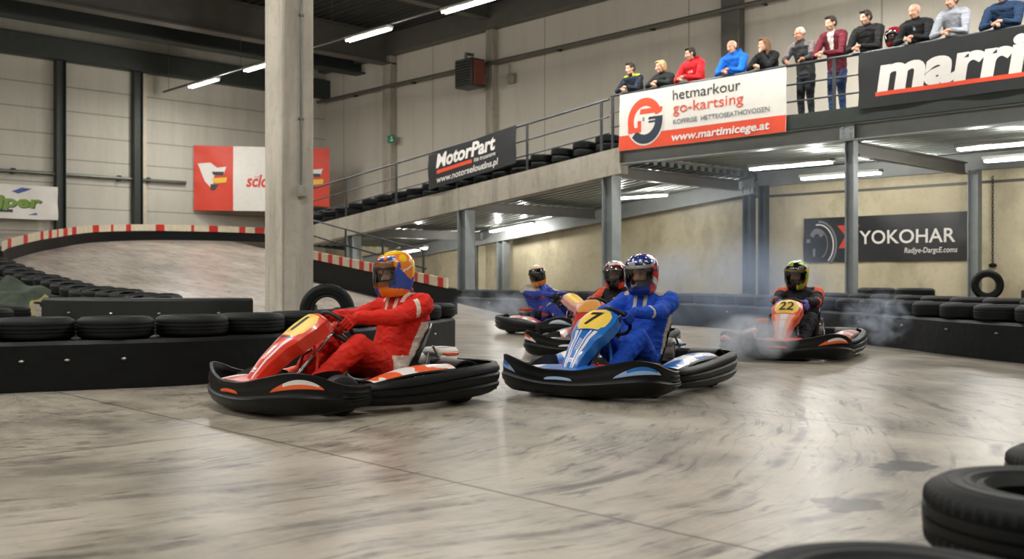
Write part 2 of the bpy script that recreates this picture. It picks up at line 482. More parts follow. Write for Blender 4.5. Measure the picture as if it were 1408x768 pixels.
# ================================================================ SHELL
XL, YB, ZR = -34.3, 22.45, 9.8
XR, YF = 9.0, -9.0
DK = 16.75
struct('floor', MB().box((XL - .3, YF - .3, -0.3), (XR + .3, YB + .3, 0.0)), FLOOR, 'worn concrete race floor with skid marks and saw-cut joints', 'floor')
b = MB(); b.box((XL - .3, YB, 3.35), (XR + .3, YB + .3, ZR + .4)); b.box((XL - .3, YB - .001, 0), (XR + .3, YB + .3, 3.35), 1)
struct('wall_back', b, [PLASTER, STAINED], 'pale back wall, stained beige concrete below the gallery', 'wall')
struct('wall_left', MB().box((XL - .3, YF - .3, 0), (XL, YB + .3, ZR + .4)), PANEL, 'left end wall of pale horizontal panels', 'wall')
struct('wall_right', MB().box((XR, YF - .3, 0), (XR + .3, YB + .3, ZR + .4)), PLASTER, 'right end wall outside the view', 'wall')
struct('wall_front', MB().box((XL - .3, YF - .3, 0), (XR + .3, YF, ZR + .4)), PLASTER, 'front wall behind the camera', 'wall')

def corrugated(b, x0, x1, y0, y1, zf, pitch=0.28, d=0.09, mi=0, up=0.03):
    """profiled steel sheet with its ribs running along x; zf(x) gives its height"""
    prof = []
    y = y0
    while y < y1 - 1e-6:
        for dy, dz in ((0, 0), (0.4, 0), (0.5, d), (0.9, d)):
            prof.append((min(y + dy * pitch, y1), dz))
        y += pitch
    prof.append((y1, 0))
    lo = [(yy, dz) for yy, dz in prof]; hi = [(yy, d + up) for yy, dz in reversed(prof)]
    ring = lambda x: [(x, yy, zf(x) + dz) for yy, dz in lo + hi]
    b.loft([ring(x0), ring(x1)], mi)
    return b
struct('ceiling', corrugated(MB(), XL - .3, XR + .3, YF - .3, YB + .3, lambda x: ZR, 0.32, 0.1), ROOFM, 'dark corrugated steel roof deck', 'ceiling', 20)

def ibeam(p0, p1, h, w, tf=0.03, tw=0.03, mi=0, b=None):
    """I-section between two points; p is the centre of the bottom flange's underside"""
    b = b or MB(); p0, p1 = V(p0), V(p1)
    d = (p1 - p0).normalized(); s = d.cross(V((0, 0, 1))).normalized()
    sec = [(-w / 2, 0), (w / 2, 0), (w / 2, tf), (tw / 2, tf), (tw / 2, h - tf), (w / 2, h - tf), (w / 2, h), (-w / 2, h), (-w / 2, h - tf), (-tw / 2, h - tf), (-tw / 2, tf), (-w / 2, tf)]
    b.loft([[p + s * a + V((0, 0, z)) for a, z in sec] for p in (p0, p1)], mi)
    return b
def hcol(x, y, z0, z1, w, mi=0, ax=0, b=None, t=0.022):
    b = b or MB(); h = w / 2
    sec = [(-h, -h), (h, -h), (h, -h + t), (t, -h + t), (t, h - t), (h, h - t), (h, h), (-h, h), (-h, h - t), (-t, h - t), (-t, -h + t), (-h, -h + t)]
    if ax: sec = [(q, -p) for p, q in sec]
    return b.loft([[(x + p, y + q, z) for p, q in sec] for z in (z0, z1)], mi)

xg1 = onY(540, 200, YB).x; xg2 = onY(680, 200, YB).x; xg3 = onY(1012, 100, YB).x
struct('roof_girder', ibeam((xg1, YF, 8.68), (xg1, YB, 8.68), ZR - 8.68, 0.5, 0.05, 0.05), GIRD, 'deep steel roof girder, the lit one meeting the wall post with the green sign', 'girder')
struct('roof_girder', ibeam((xg1 - 2.0, YF, 8.62), (xg1 - 2.0, YB, 8.62), ZR - 8.62, 0.6, 0.06, 0.05), STEELD, 'dark roof girder behind the lit one, nearest the left wall', 'girder')
for x, z, lb in ((xg2, 9.3, 'shallow roof beam meeting the wall post with the heater'), (xg3, 8.7, 'roof girder over the spectator gallery'), (-5.0, 9.3, 'shallow roof beam above the right side'), (2.0, 8.7, 'roof girder near the right end wall')):
    struct('roof_girder', ibeam((x, YF, z), (x, YB, z), ZR - z, 0.36, 0.04, 0.04), GIRD, lb, 'girder')
struct('trim_1', MB().box((XL, YB - 0.35, 9.0), (XR, YB, ZR), 0, 0.03), GIRD, 'dark wall plate along the top of the back wall', 'beam')
struct('trim_2', MB().box((XL, YF, 8.0), (XL + 0.4, YB, 8.7), 0, 0.03), STEELD, 'dark eaves beam along the top of the left wall', 'beam')
for px, w, dp, m, lb in ((540, 0.5, 0.3, CONC, 'wall post carrying the small green sign'), (680, 0.36, 0.25, CONC, 'wall post beside the heater'), (1012, 0.55, 0.3, GIRD, 'dark wall post behind the spectators')):
    p = onY(px, 200, YB)
    struct('wall_post', MB().box((p.x - w / 2, YB - dp, 2.0 if px < 700 else 3.9), (p.x + w / 2, YB, 9.0), 0, 0.02), m, lb, 'post')
for px, lb in ((80, 'dark steel wall post beside the white and green banner'), (186, 'dark steel wall post right of the bare panel bay')):
    p = onX(px, 200, -XL)
    struct('wall_post', hcol(XL + 0.16, p.y, 0, 8.0, 0.3), STEELD, lb, 'post')
p = onX(197, 200, -XL)
struct('trim_3', MB().box((XL, p.y - .08, 0), (XL + .06, p.y + .1, 8.0)), CREAM, 'cream panel joint cover beside the second left wall post', 'trim')
p = onX(-70, 200, -XL)
struct('wall_post', hcol(XL + 0.16, p.y, 0, 8.0, 0.3), STEELD, 'dark steel wall post just outside the left edge', 'post')

# the big near column, its corner towards the lens
cc = AT(389, 440, 12.5); ca = 0.455
t = tag(MB().box((cc.x - ca, cc.y, 0), (cc.x, cc.y + ca, ZR), 0, 0.025).obj('concrete_column', CONC2), 'tall pale concrete column rising behind the red kart', 'column', None, 'structure')
fy = cc.y          # face turned to the right of the lens
def face_r(px, py):   # point on the column face looking along +X
    return onX(px, py, -cc.x)
# conduit and switch box on the column face
pj = face_r(413, 263); pt = face_r(410, -60)
root = thing('junction_box', 'small grey junction box with conduit on the concrete column', 'junction box', (cc.x, pj.y, pj.z))
MB().box((0.002, -.055, -.075), (0.07, .055, .075), 0, 0.008).obj('box', mt('grey_plastic', (150, 148, 138), 0.5), root)
MB().box((0.07, -.045, -.06), (0.078, .045, .06), 0, 0.003).obj('cover', mt('grey_plastic2', (162, 160, 150), 0.5), root)
MB().tube([(0.022, 0, 0.07), (0.022, 0, ZR - pj.z - 0.02)], 0.016, 10).obj('conduit', PIPE, root)
b = MB()
for z in (0.9, 2.2, 3.6, 5.0): MB().box((0.002, -.03, z), (0.044, .03, z + .025)).obj('clip', PIPE, root)

# ================================================================ RAMP AND GALLERY
pA = onY(446, 305, DK); pB = onY(840, 205, DK)
RS = (pB.z - pA.z) / (pB.x - pA.x)
XB = pB.x + 0.25
def zt(x): return pA.z + RS * (x - pA.x)
def ramp_beam(x0, x1, lb):
    h = 0.57
    b = MB(); y0, y1 = DK, DK + 0.28
    b.loft([[(x, y0, zt(x) - h), (x, y1, zt(x) - h), (x, y1, zt(x)), (x, y0, zt(x))] for x in (x0, x1)])
    struct('ramp_beam', b, CONC, lb, 'beam')
xj = onY(631, 260, DK).x
ramp_beam(xj + 0.01, XB, 'sloping concrete ramp beam, the upper length ending at the steel gallery')
ramp_beam(-26.6, xj - 0.01, 'sloping concrete ramp beam, the middle length behind the red helmet')
ramp_beam(-28.6, -26.62, 'sloping concrete ramp beam, the lowest length behind the concrete column')
zdk = 3.82
def zr(x): return zt(x) - 0.1
b = MB(); b.loft([[(x, DK + .28, zr(x) - .06), (x, YB, zr(x) - .06), (x, YB, zr(x)), (x, DK + .28, zr(x))] for x in (-28.6, XB)])
corrugated(b, -28.6, XB, DK + .28, YB, lambda x: zr(x) - 0.2, 0.3, 0.1, 1)
struct('ramp_deck', b, [RAMPF, DECKU], 'sloping upper track deck on profiled steel sheet', 'ramp', 20)
b = MB().box((XB, DK - .02, zdk - .1), (XR, YB, zdk))
corrugated(b, XB, XR, DK + .15, YB, lambda x: zdk - 0.24, 0.3, 0.1, 1)
struct('gallery_deck', b, [RAMPF, DECKU], 'flat spectator gallery deck on profiled steel sheet', 'deck', 20)
b = ibeam((XB, DK + .12, 3.35), (XR, DK + .12, 3.35), 0.3, 0.24, 0.02, 0.02)
struct('gallery_edge_beam', b, BEAMG, 'grey steel beam along the front edge of the gallery', 'beam')
struct('gallery_kick_plate', MB().box((XB, DK - .03, 3.655), (XR, DK - .005, 3.93), 0, 0.004), STEELD, 'dark kick plate under the gallery railing', 'trim')
# rear edge beams along the back wall
b = ibeam((-31.0, YB - .5, zr(-31) - .62), (XB, YB - .5, zr(XB) - .62), 0.4, 0.16)
struct('rear_ramp_beam', b, BEAMG, 'sloping grey steel beam under the ramp beside the back wall', 'beam')
struct('rear_gallery_beam', ibeam((XB, YB - .3, 3.2), (XR, YB - .3, 3.2), 0.36, 0.16), BEAMG, 'grey steel beam under the gallery beside the back wall', 'beam')
# columns under the front edge
for px, w, m, lb in ((840, 0.3, STEEL, 'grey steel column where the ramp meets the gallery'), (640, 0.32, STEEL, 'grey steel column under the middle of the ramp'), (486, 0.3, STEEL, 'grey steel column under the low end of the ramp left of the red helmet'), (1170, 0.17, STEEL, 'slim grey steel column in front of the tyre banner')):
    p = onY(px, 300, DK + .15)
    top = 3.36 if px > 1000 else (3.14 if px == 840 else zt(p.x) - .58)
    bb = hcol(p.x, DK + .17, 0, top, w, 0, 1)
    bb.box((p.x - w * .8, DK + .17 - w * .6, 0), (p.x + w * .8, DK + .17 + w * .6, 0.02))
    if px > 1000:
        bb.box((p.x - .14, DK + .0, 3.36), (p.x + .14, DK + .012, 3.62), 0, 0.003)
        for i in (-1, 1):
            for j in range(3): bb.box((p.x + i * .07 - .015, DK - .014, 3.40 + j * .08), (p.x + i * .07 + .015, DK, 3.43 + j * .08))
    struct('steel_column', bb, m, lb, 'column')
    zz = 3.1 if px > 820 else zr(p.x) - .5
    struct('cross_beam', ibeam((p.x, DK + .35, zz), (p.x, YB - .6, zz), 0.26, 0.15), GIRD, 'steel cross beam running back from the ' + lb.replace('grey ', '').replace('slim ', ''), 'beam')
p = onY(1420, 300, DK + .15)
struct('steel_column', hcol(1.0, DK + .17, 0, 3.36, 0.17, 0, 1), STEEL, 'slim grey steel column outside the right edge', 'column')
for px, w, m, lb in ((1340, 0.22, STEEL, 'grey steel wall column right of the tyre banner'), (1030, 0.24, STEELD, 'dark steel column behind the smoke, left of a pair'), (1050, 0.2, STEELD, 'dark steel column behind the smoke, right of a pair'), (692, 0.3, STEEL, 'grey steel wall column under the ramp behind the far kart'), (655, 0.09, PIPE, 'thin steel post against the wall under the ramp')):
    p = onY(px, 300, YB - .4)
    top = 3.2 if px > 820 else zr(p.x) - .62
    struct('steel_column', hcol(p.x, YB - .4, 0, top, w, 0, 1), m, lb, 'column')
struct('trim_4', MB().box((-20, YB - .05, 2.93), (XR, YB, 2.99)), GIRD, 'thin dark ledge along the stained wall under the gallery', 'trim')

# railing along ramp and gallery
def rail_z(x): return max(0, 0) + (zt(x) if x < XB - .3 else zdk + 0.02) + (1.12 if x < XB - .3 else 1.05)
yr = DK + 0.06
xs_posts = [onY(px, 200, yr).x for px in (476, 545, 725, 827)]
posts = [xs_posts[0] - 2.45, xs_posts[0], xs_posts[1], (xs_posts[1] + xs_posts[2]) / 2, xs_posts[2], xs_posts[3]]
g0 = thing('railing', 'dark steel tube railing climbing along the ramp', 'railing', (posts[0], yr, 0))
def relt(P, o): return [V(p) - V(o) for p in P]
for dz, nm in ((0, 'top_rail'), (-.38, 'mid_rail'), (-.74, 'mid_rail')):
    o0 = g0.location
    MB().tube(relt([(x, yr, rail_z(x) + dz) for x in (posts[0], XB - .35)], o0), 0.026 if not dz else 0.018, 8).obj(nm, RAILM, g0)
for x in posts: MB().box((x - .03 - g0.location.x, -.02, zt(x) - .02), (x + .03 - g0.location.x, .02, rail_z(x)), 0, 0.004).obj('post', RAILM, g0)
g1 = thing('railing', 'dark steel tube railing along the flat spectator gallery', 'railing', (XB - .3, yr, 0))
xp = onY(1147, 120, yr).x
for dz, nm in ((0, 'top_rail'), (-.36, 'mid_rail'), (-.68, 'mid_rail')):
    MB().tube([(0, 0, zdk + 1.05 + dz), (XR - XB + .2, 0, zdk + 1.05 + dz)], 0.028 if not dz else 0.018, 8).obj(nm, RAILM, g1)
for x in (XB - .25, xp - 2.7, xp, xp + 2.6, xp + 5.2, xp + 7.8): MB().box((x - .03 - XB + .3, -.02, zdk - .15), (x + .03 - XB + .3, .02, zdk + 1.05), 0, 0.004).obj('post', RAILM, g1)
RAILTOP = zdk + 1.05 + .028

# ================================================================ LOW RAMP (inclined plane up to the left wall)
def zl(x): return max(0.0, 0.13 * (-x - 16.65))
b = MB(); b.loft([[(x, -6.0, -0.05), (x, 17.9, -0.05), (x, 17.9, 0.13 * (-x - 16.65) + .004), (x, -6.0, 0.13 * (-x - 16.65) + .004)] for x in (-34.25, -16.66)])
struct('ramp_floor', b, RAMPF, 'pale inclined track climbing to the left wall', 'ramp')

# ================================================================ BARRIERS
def arclen(P):
    L = [0]
    for a, c in zip(P[:-1], P[1:]): L.append(L[-1] + (V(c) - V(a)).length)
    return L
def sample(P, L, s):
    s = max(0, min(L[-1], s))
    for i in range(len(P) - 1):
        if s <= L[i + 1] or i == len(P) - 2:
            f = (s - L[i]) / max(1e-9, L[i + 1] - L[i])
            a, c = V(P[i]), V(P[i + 1])
            return a.lerp(c, f), (c - a).normalized()
def offset_path(P, d):
    out = []
    for i, p in enumerate(P):
        a, c = V(P[max(0, i - 1)]), V(P[min(len(P) - 1, i + 1)])
        t = (c - a); n = V((-t.y, t.x, 0)).normalized()
        out.append(V(p) + n * d)
    return out
def barrier(name, label, pts, th, h, mat, n=48, side=1, bolts=(), zf=None, bolt_z=0.62):
    """a belt-wrapped barrier; pts is the foot of its track face, side=+1 puts its body on the left of the path"""
    P = [V((*p[:2], 0)) for p in smoothpath([tuple(q)[:2] for q in pts], n)]
    O = offset_path(P, th * side); zf = zf or (lambda p: 0.0)
    mid = P[len(P) // 2]
    rings = []
    e = 0.03
    for a, c in zip(P, O):
        za, zc = zf(a), zf(c); d = (c - a) * (e / th)
        hj = h
        rings.append([a + V((0, 0, za + .003)), c + V((0, 0, zc + .003)), c + V((0, 0, zc + hj - e)), c - d + V((0, 0, zc + hj)), a + d + V((0, 0, za + hj)), a + V((0, 0, za + hj - e))])
    b = MB().loft(rings)
    o = tag(b.obj(name, mat), label, 'barrier')
    L = arclen(P)
    for s in bolts:
        q, t = sample(P, L, s * L[-1]); nn = V((-t.y, t.x, 0)) * -side
        bb = MB().ell(q + V((0, 0, zf(q) + h * bolt_z)) + nn * 0.004, (0.022, 0.022, 0.012), None, 10, 6)
        bb.obj('bolt', ZINC, o)
    return P, L, O

BEAD = mt('tyre_bead', (48, 52, 50), .6)
# tyre meshes -----------------------------------------------------------------
def tyre_mesh(name, Ro=0.31, w=0.18, Ri=0.158, seg=56, lug=True):
    h = w / 2
    prof = [(Ri, -h * .62), (Ri + .012, -h * .92), (Ri + .03, -h * .86), (Ri + .045, -h * .98), (Ri + .06, -h * .985), (Ri + .064, -h * .955), (Ri + .07, -h * .99), (Ri + .10, -h * 1.0), (Ri + .104, -h * .96), (Ri + .110, -h * .985), (Ro - .035, -h * .93), (Ro - .012, -h * .78), (Ro - .003, -h * .68),
            (Ro, -h * .5), (Ro, -h * .40), (Ro - .009, -h * .37), (Ro - .009, -h * .30), (Ro + .001, -h * .27), (Ro + .002, -h * .06), (Ro - .008, -h * .04), (Ro - .008, h * .04), (Ro + .002, h * .06), (Ro + .001, h * .27), (Ro - .009, h * .30), (Ro - .009, h * .37), (Ro, h * .40), (Ro, h * .5),
            (Ro - .003, h * .68), (Ro - .012, h * .78), (Ro - .035, h * .93), (Ri + .110, h * .985), (Ri + .104, h * .96), (Ri + .10, h * 1.0), (Ri + .07, h * .99), (Ri + .064, h * .955), (Ri + .06, h * .985), (Ri + .045, h * .98), (Ri + .03, h * .86), (Ri + .012, h * .92), (Ri, h * .62), (Ri + .035, h * .3), (Ri + .05, 0), (Ri + .035, -h * .3)]
    lugs = {11, 12, 13, 14, 25, 26, 27, 28}
    rm = (lambda q, j: -0.007 if (lug and q in lugs and j % 2) else 0.0)
    return MB().lathe(prof, None, seg, rmod=rm, mfn=lambda i, j: 1 if i in (0, 1, 38, 39) else 0).mesh(name, [RUB, BEAD], 35)
TY = tyre_mesh('tyre'); TYL = tyre_mesh('foreground_tyre', 0.32, 0.19, 0.158, 120)
_n = [0]
def tyre(label, loc, rot=(0, 0, 0), group=None, me=None, sc=1.0, cat='tyre'):
    o = link('tyre', me or TY); o.location = loc
    o.rotation_euler = rot; o.scale = (sc, sc, sc)
    return tag(o, label, cat, group)
def tyre_row(P, L, d0, start, count, z, fmt, group, step=0.625, zf=None, jit=0.02, skip=(), tilt=None, side=1, sc=1.0):
    """tyres laid flat one after the other along a path; fmt gets the ordinal"""
    O = offset_path(P, d0 * side); LO = arclen(O); k = 0
    for i in range(count):
        s = start + i * step
        if s > LO[-1]: break
        q, t = sample(O, LO, s)
        if i in skip: continue
        zz = (zf(q) if zf else 0.0) + z + 0.09 * sc + 0.002
        rx = (tilt(q) if tilt else (0, 0))
        tyre(fmt % ORD[k], (q.x + random.uniform(-jit, jit), q.y + random.uniform(-jit, jit), zz), (rx[0], rx[1], random.uniform(0, 6)), group, None, sc)
        k += 1

# near left barrier
pts = [W(-7.0, 6.6), W(-5.4, 7.2), W(-4.02, 7.9), W(-2.6, 8.62), W(-1.65, 9.9), W(-1.05, 11.3), W(-0.72, 12.75)]
P, L, O = barrier('belt_barrier', 'black belt barrier at the near left, behind the red kart', pts, 0.64, 0.40, BELT, 60, 1, (0.20, 0.25, 0.285, 0.325, 0.36, 0.395, 0.44, .8, .9))
tyre_row(P, L, 0.32, 0.35, 15, 0.40, '%s black tyre from the left on the near left belt barrier', 'tyres on the near left barrier')
# tyres propped behind it, by the column
q = AT(450, 440, 11.95)
tyre('black tyre lying flat behind the near left barrier, under the upright one', (q.x, q.y, 0.092), (0, 0, 1))
tyre('big black tyre standing upright beside the foot of the concrete column', (q.x, q.y, 0.187 + 0.325), (R(90), 0, R(52)), None, None, 1.04)
q = AT(488, 452, 12.3)
for i in range(3): tyre(['lowest', 'middle', 'topmost'][i] + ' black tyre of the stack behind the red driver\'s chest', (q.x + .02 * i, q.y, 0.092 + .182 * i), (0, 0, i))

# drum-like second barrier on the left
pts = [G(60, 452), G(130, 455), G(215, 456), G(300, 457), G(352, 459)]
yy = 12.6
pts = [W((px - 704) / FPX * yc, yc) for px, yc in ((57, 13.1), (120, 12.6), (215, 12.45), (300, 12.6), (348, 12.9))]
P, L, O = barrier('belt_barrier', 'grey-black belt barrier with a rounded end in front of the pale ramp', pts, 0.64, 0.645, BELT2, 30, 1, (0.2, 0.42, 0.62, 0.85), None, 0.72)
for i in range(3): tyre(['lowest', 'middle', 'topmost'][i] + ' black tyre of the short stack left of the concrete column foot', (W(-3.02, 14.0).x, W(-3.02, 14.0).y, .092 + .182 * i), (0, 0, i))
# the curling row of stacked tyres along the edge of the pale ramp
pts = [AT(222, 408, 14.6), AT(190, 404, 15.2), AT(150, 396, 16.2), AT(110, 385, 17.4), AT(70, 372, 18.8), AT(30, 358, 20.4), AT(-15, 346, 22.2), AT(-60, 336, 24.5)]
PC = [V((p.x, p.y, 0)) for p in [V((*a, 0)) for a in smoothpath([(p.x, p.y) for p in pts], 50)]]; LC = arclen(PC)
ZC = smoothpath([(p.z,) for p in pts], 50)
n = int(LC[-1] / .64)
for i in range(n):
    s = i * .64 + .02
    q, t = sample(PC, LC, s)
    f = s / LC[-1] * 50; j = min(int(f), 49); ztop = ZC[j][0] + (ZC[j + 1][0] - ZC[j][0]) * (f - j)
    base = zl(q.x); k = max(1, round((ztop - base) / .182)); h = (ztop - base) / k
    for a in range(k):
        where = 'topmost' if a == k - 1 else ('lowest' if a == 0 else ORD[a] + ' up')
        tyre('%s black tyre of the %s stack from the near end of the curling row' % (where, ORD[i]), (q.x + random.uniform(-.015, .015), q.y + random.uniform(-.015, .015), base + h * a + .13), (.19, 0, R(46)), 'stacked tyres curling along the pale ramp', None, min(1, h / .182) * .96)
# heap at the far left with a green tarpaulin
hp = [(-22, 452, 11.6, 3), (40, 452, 11.7, 2), (-66, 452, 12.6, 4), (5, 452, 12.6, 3), (-60, 450, 13.9, 3)]
for i, (px, py, yc, k) in enumerate(hp):
    q = AT(px, py, yc)
    for a in range(k):
        tyre('%s black tyre of the %s stack in the heap at the far left' % (ORD[a], ['leftmost near', 'nearest', 'leftmost far', 'middle', 'rear'][i]), (q.x, q.y, .092 + .183 * a), (0, 0, i + a), 'heap of tyres at the far left')
TARP = cloth('green_tarpaulin', (58, 68, 54), 0.8, 0.6, 0.35, 5)
TARPY = mt('yellow_hem', (136, 126, 74), 0.6)
a0 = AT(-30, 385, 14.4)
def tarp(u, v):
    x = -7.0 + .62 * u; y = 13.9 - 0.5 * v
    z = 0.90 - 0.20 * u - 0.28 * v * v + 0.03 * sin(u * 9 + v * 4) + .03 * sin(v * 11)
    p = W(x + .06 * sin(v * 7), y); return V((p.x, p.y, max(z, .02)))
b = MB(); b.grid(tarp, 24, 20, lambda u, v: 1 if u > .9 and v > .3 else 0); b.grid(lambda u, v: tarp(u, v) - V((0, 0, .012)), 24, 20)
tag(b.obj('tarpaulin', [TARP, TARPY]), 'crumpled green tarpaulin with a yellowish edge thrown over the tyre heap', 'tarpaulin')

# far bend: dark barrier with red and white boards
fx = [(-31.0, 21.3), (-33.0, 20.2), (-33.6, 18.5), (-33.5, 16.3), (-33.0, 14.26), (-31.8, 12.2), (-30.0, 10.6), (-28.7, 9.55), (-26.8, 8.3), (-26.0, 7.9)]
P, L, O = barrier('belt_barrier', 'dark barrier round the far bend under the red and white boards', fx, 0.3, 0.32, BELT, 60, -1, (), lambda p: zl(p.x))
b = MB(); P2 = offset_path(P, .02); O2 = offset_path(P, -.05)
N = len(P)
rings = []; ms = []
PF = [sample(P, L, i / 150 * L[-1])[0] for i in range(151)]
pf1 = offset_path(PF, .015); pf2 = offset_path(PF, -.035)
rnd = random.Random(3); cur = 0; left = 5; cols = []
for i in range(150):
    if left == 0: cur = 1 - cur; left = rnd.choice([1, 2, 3]) if cur else rnd.choice([3, 5, 7, 9])
    left -= 1; cols.append(cur)
for i in range(150):
    r = []
    for j in (i, i + 1):
        a, c = pf1[j], pf2[j]; z0 = zl(PF[j].x) + .325
        r.append([a + V((0, 0, z0)), c + V((0, 0, z0)), c + V((0, 0, z0 + .22)), a + V((0, 0, z0 + .22))])
    b.loft(r, cols[i])
tag(b.obj('kerb_board', [CREAM, REDP], None, 20), 'red and white board strip on top of the far bend barrier', 'board')
# barrier and boards beside the descending lane, in front of the ramp
ky = 14.5
lx = [(-24.6, ky), (-22.8, ky), (-20.0, ky), (-18.4, ky), (-17.2, ky)]
P, L, O = barrier('belt_barrier', 'dark sloping side wall of the descending lane under the red and white boards', lx, 0.25, 0.58, BELT, 30, 1, (), lambda p: zl(p.x))
b = MB(); rnd = random.Random(5)
xa = -24.6; i = 0
while xa < -17.3:
    w = rnd.choice([.12, .2, .16]) if i % 2 else rnd.choice([.3, .22, .4]); xb = min(xa + w, -17.25)
    b.loft([[(x, ky - .03, zl(x) + .585), (x, ky + .03, zl(x) + .585), (x, ky + .03, zl(x) + .80), (x, ky - .03, zl(x) + .80)] for x in (xa, xb)], i % 2)
    xa = xb; i += 1
tag(b.obj('kerb_board', [CREAM, REDP], None, 20), 'sloping red and white board beside the descending lane, left of the helmet', 'board')
# its railing
r0 = onY(431, 303, ky + .5); r1 = onY(575, 342, ky + .5)
g2 = thing('railing', 'thin dark railing falling along the descending lane behind the red driver', 'railing', (r0.x, r0.y, 0))
rz = lambda x: r0.z + (r1.z - r0.z) * (x - r0.x) / (r1.x - r0.x)
x0, x1 = r0.x - 1.8, r1.x + .3
for dz, nm in ((0, 'top_rail'), (-.42, 'mid_rail')):
    MB().tube([(x0 - r0.x, 0, rz(x0) + dz), (x1 - r0.x, 0, rz(x1) + dz)], 0.022, 8).obj(nm, RAILM, g2)
for i in range(5):
    x = x0 + .1 + (x1 - x0 - .2) * i / 4
    MB().box((x - r0.x - .025, -.02, zl(x) - .02), (x - r0.x + .025, .02, rz(x)), 0, 0.004).obj('post', RAILM, g2)
# far barrier along the gallery, sweeping round to the right
pts = [(-22.5, 16.05), (-19.6, 16.05), (-17.4, 16.0), (-14.0, 15.75), (-10.2, 14.96), (-6.33, 12.77), (-5.06, 11.9), (-3.97, 11.26), (-2.0, 10.4), (1.0, 9.6)]
P, L, O = barrier('belt_barrier', 'long black belt barrier sweeping round the right-hand bend', pts, 0.60, 0.42, BELT, 80, 1, (.1, .2, .3, .4, .5, .585, .62, .66, .70, .74, .775, .80, .83, .87), None, .72)
BARR = (P, L)
tyre_row(P, L, 0.31, 0.3, 36, 0.42, '%s black tyre from the left on the long right-hand barrier', 'tyres on the long right-hand barrier') if False else None
O3 = offset_path(P, .31); LO3 = arclen(O3)
k = 0; s = .3
rows = []
while s < LO3[-1] - .3: rows.append(s); s += .63
for i, s in enumerate(rows):
    q, t = sample(O3, LO3, s)
    if i < 22: lb = '%s black tyre from the far left end on the long right-hand barrier' % ORD[i]
    else: lb = '%s black tyre from the right end on the long right-hand barrier' % ORD[len(rows) - 1 - i]
    tyre(lb, (q.x, q.y, .42 + .092), (0, 0, i * 1.3), 'tyres on the long right-hand barrier')
# second rank behind, right side
pts2 = [(-9.6, 15.55), (-8.2, 14.85), (-6.0, 13.45), (-4.7, 12.65), (-3.6, 12.05), (-1.8, 11.2), (1.2, 10.35)]
P, L, O = barrier('belt_barrier', 'second black barrier close behind the right-hand bend barrier', pts2, 0.6, 0.47, BELT, 50, 1)
O3 = offset_path(P, .3); LO3 = arclen(O3)
for i in range(int((LO3[-1] - .4) / .64)):
    q, t = sample(O3, LO3, .4 + i * .64)
    tyre('%s black tyre from the left on the second right-hand barrier' % ORD[i], (q.x, q.y, .47 + .092), (0, 0, i * 2.3), 'tyres on the second right-hand barrier')
# straight rank under the gallery edge
P, L, O = barrier('belt_barrier', 'straight black barrier under the gallery edge at the right', [(-8.4, 15.95), (-5, 15.95), (-1, 15.95), (2, 15.95)], 0.56, 0.55, BELT, 30, 1)
O3 = offset_path(P, .29); LO3 = arclen(O3)
for i in range(15):
    q, t = sample(O3, LO3, .35 + i * .66)
    if abs(q.x - onY(1358, 399, 16.25).x) < .62: continue
    tyre('%s black tyre from the left on the straight barrier under the gallery' % ORD[i], (q.x, q.y, .55 + .092), (0, 0, i * .7), 'tyres on the straight barrier')
q = onY(1358, 399, 16.25)
tyre('black tyre standing upright on the straight barrier right of the tyre banner', (q.x, 15.98 + .26, .55 + .235 + .005), (R(90), 0, R(-20 + 46)), None, None, .76)
for px, lb in ((984, 'left of two dark tyres standing upright behind the long barrier, left of the blue-grey columns'), (1015, 'right of two dark tyres standing upright behind the long barrier, left of the blue-grey columns')):
    q = AT(px, 405, 19.3)
    tyre(lb.replace(', left of the blue-grey columns', ' by the smoke'), (q.x, q.y + .25, .30), (R(90), 0, R(46)), None, None, .95)
    tyre(lb.replace('standing upright', 'perched high').replace(', left of the blue-grey columns', ' by the smoke'), (q.x, q.y + .25, .30 + .30 + .27), (R(90), 0, R(46)), None, None, .85) if False else None

# tyres along the ramp railing
n = 0
xs = -27.6
names = []
while xs < XB - .4:
    for a in range(3):
        lb = '%s tyre of the %s stack from the low end along the ramp railing' % (['lowest', 'middle', 'topmost'][a], ORD[n])
        tyre(lb, (xs - RS * .182 * a, DK + .68, zr(xs) + .102 + .184 * a), (0, -math.atan(RS), n), 'tyres along the ramp railing')
    xs += .70; n += 1
q = onY(507, 262, DK + .75)
for a in range(4): tyre('%s tyre up of the tall tyre stack on the ramp behind the railing' % ORD[a], (q.x - .1 - RS * .182 * a, DK + 1.42, zr(q.x) + .12 + .184 * a), (0, -math.atan(RS), a), 'tall tyre stack on the ramp', None, .95)
q = onY(440, 270, DK + 1.2)
for a in range(5): tyre('%s tyre up of the leaning tyre stack beside the red banner' % ORD[a], (q.x - .06 * a, DK + 1.42, zr(q.x) + .12 + .184 * a), (0, -math.atan(RS), a), 'leaning tyre stack beside the red banner')
for i, px in enumerate((1092, 1112, 1128)):
    q = onY(px, 150, DK + 1.5)
    for a in range(2): tyre('%s black tyre of the %s stack on the gallery deck behind the railing' % (['lower', 'upper'][a], ORD[i]), (q.x, DK + 1.6 + .1 * i, zdk + .092 + .182 * a), (0, 0, a + i), 'tyres on the gallery deck')

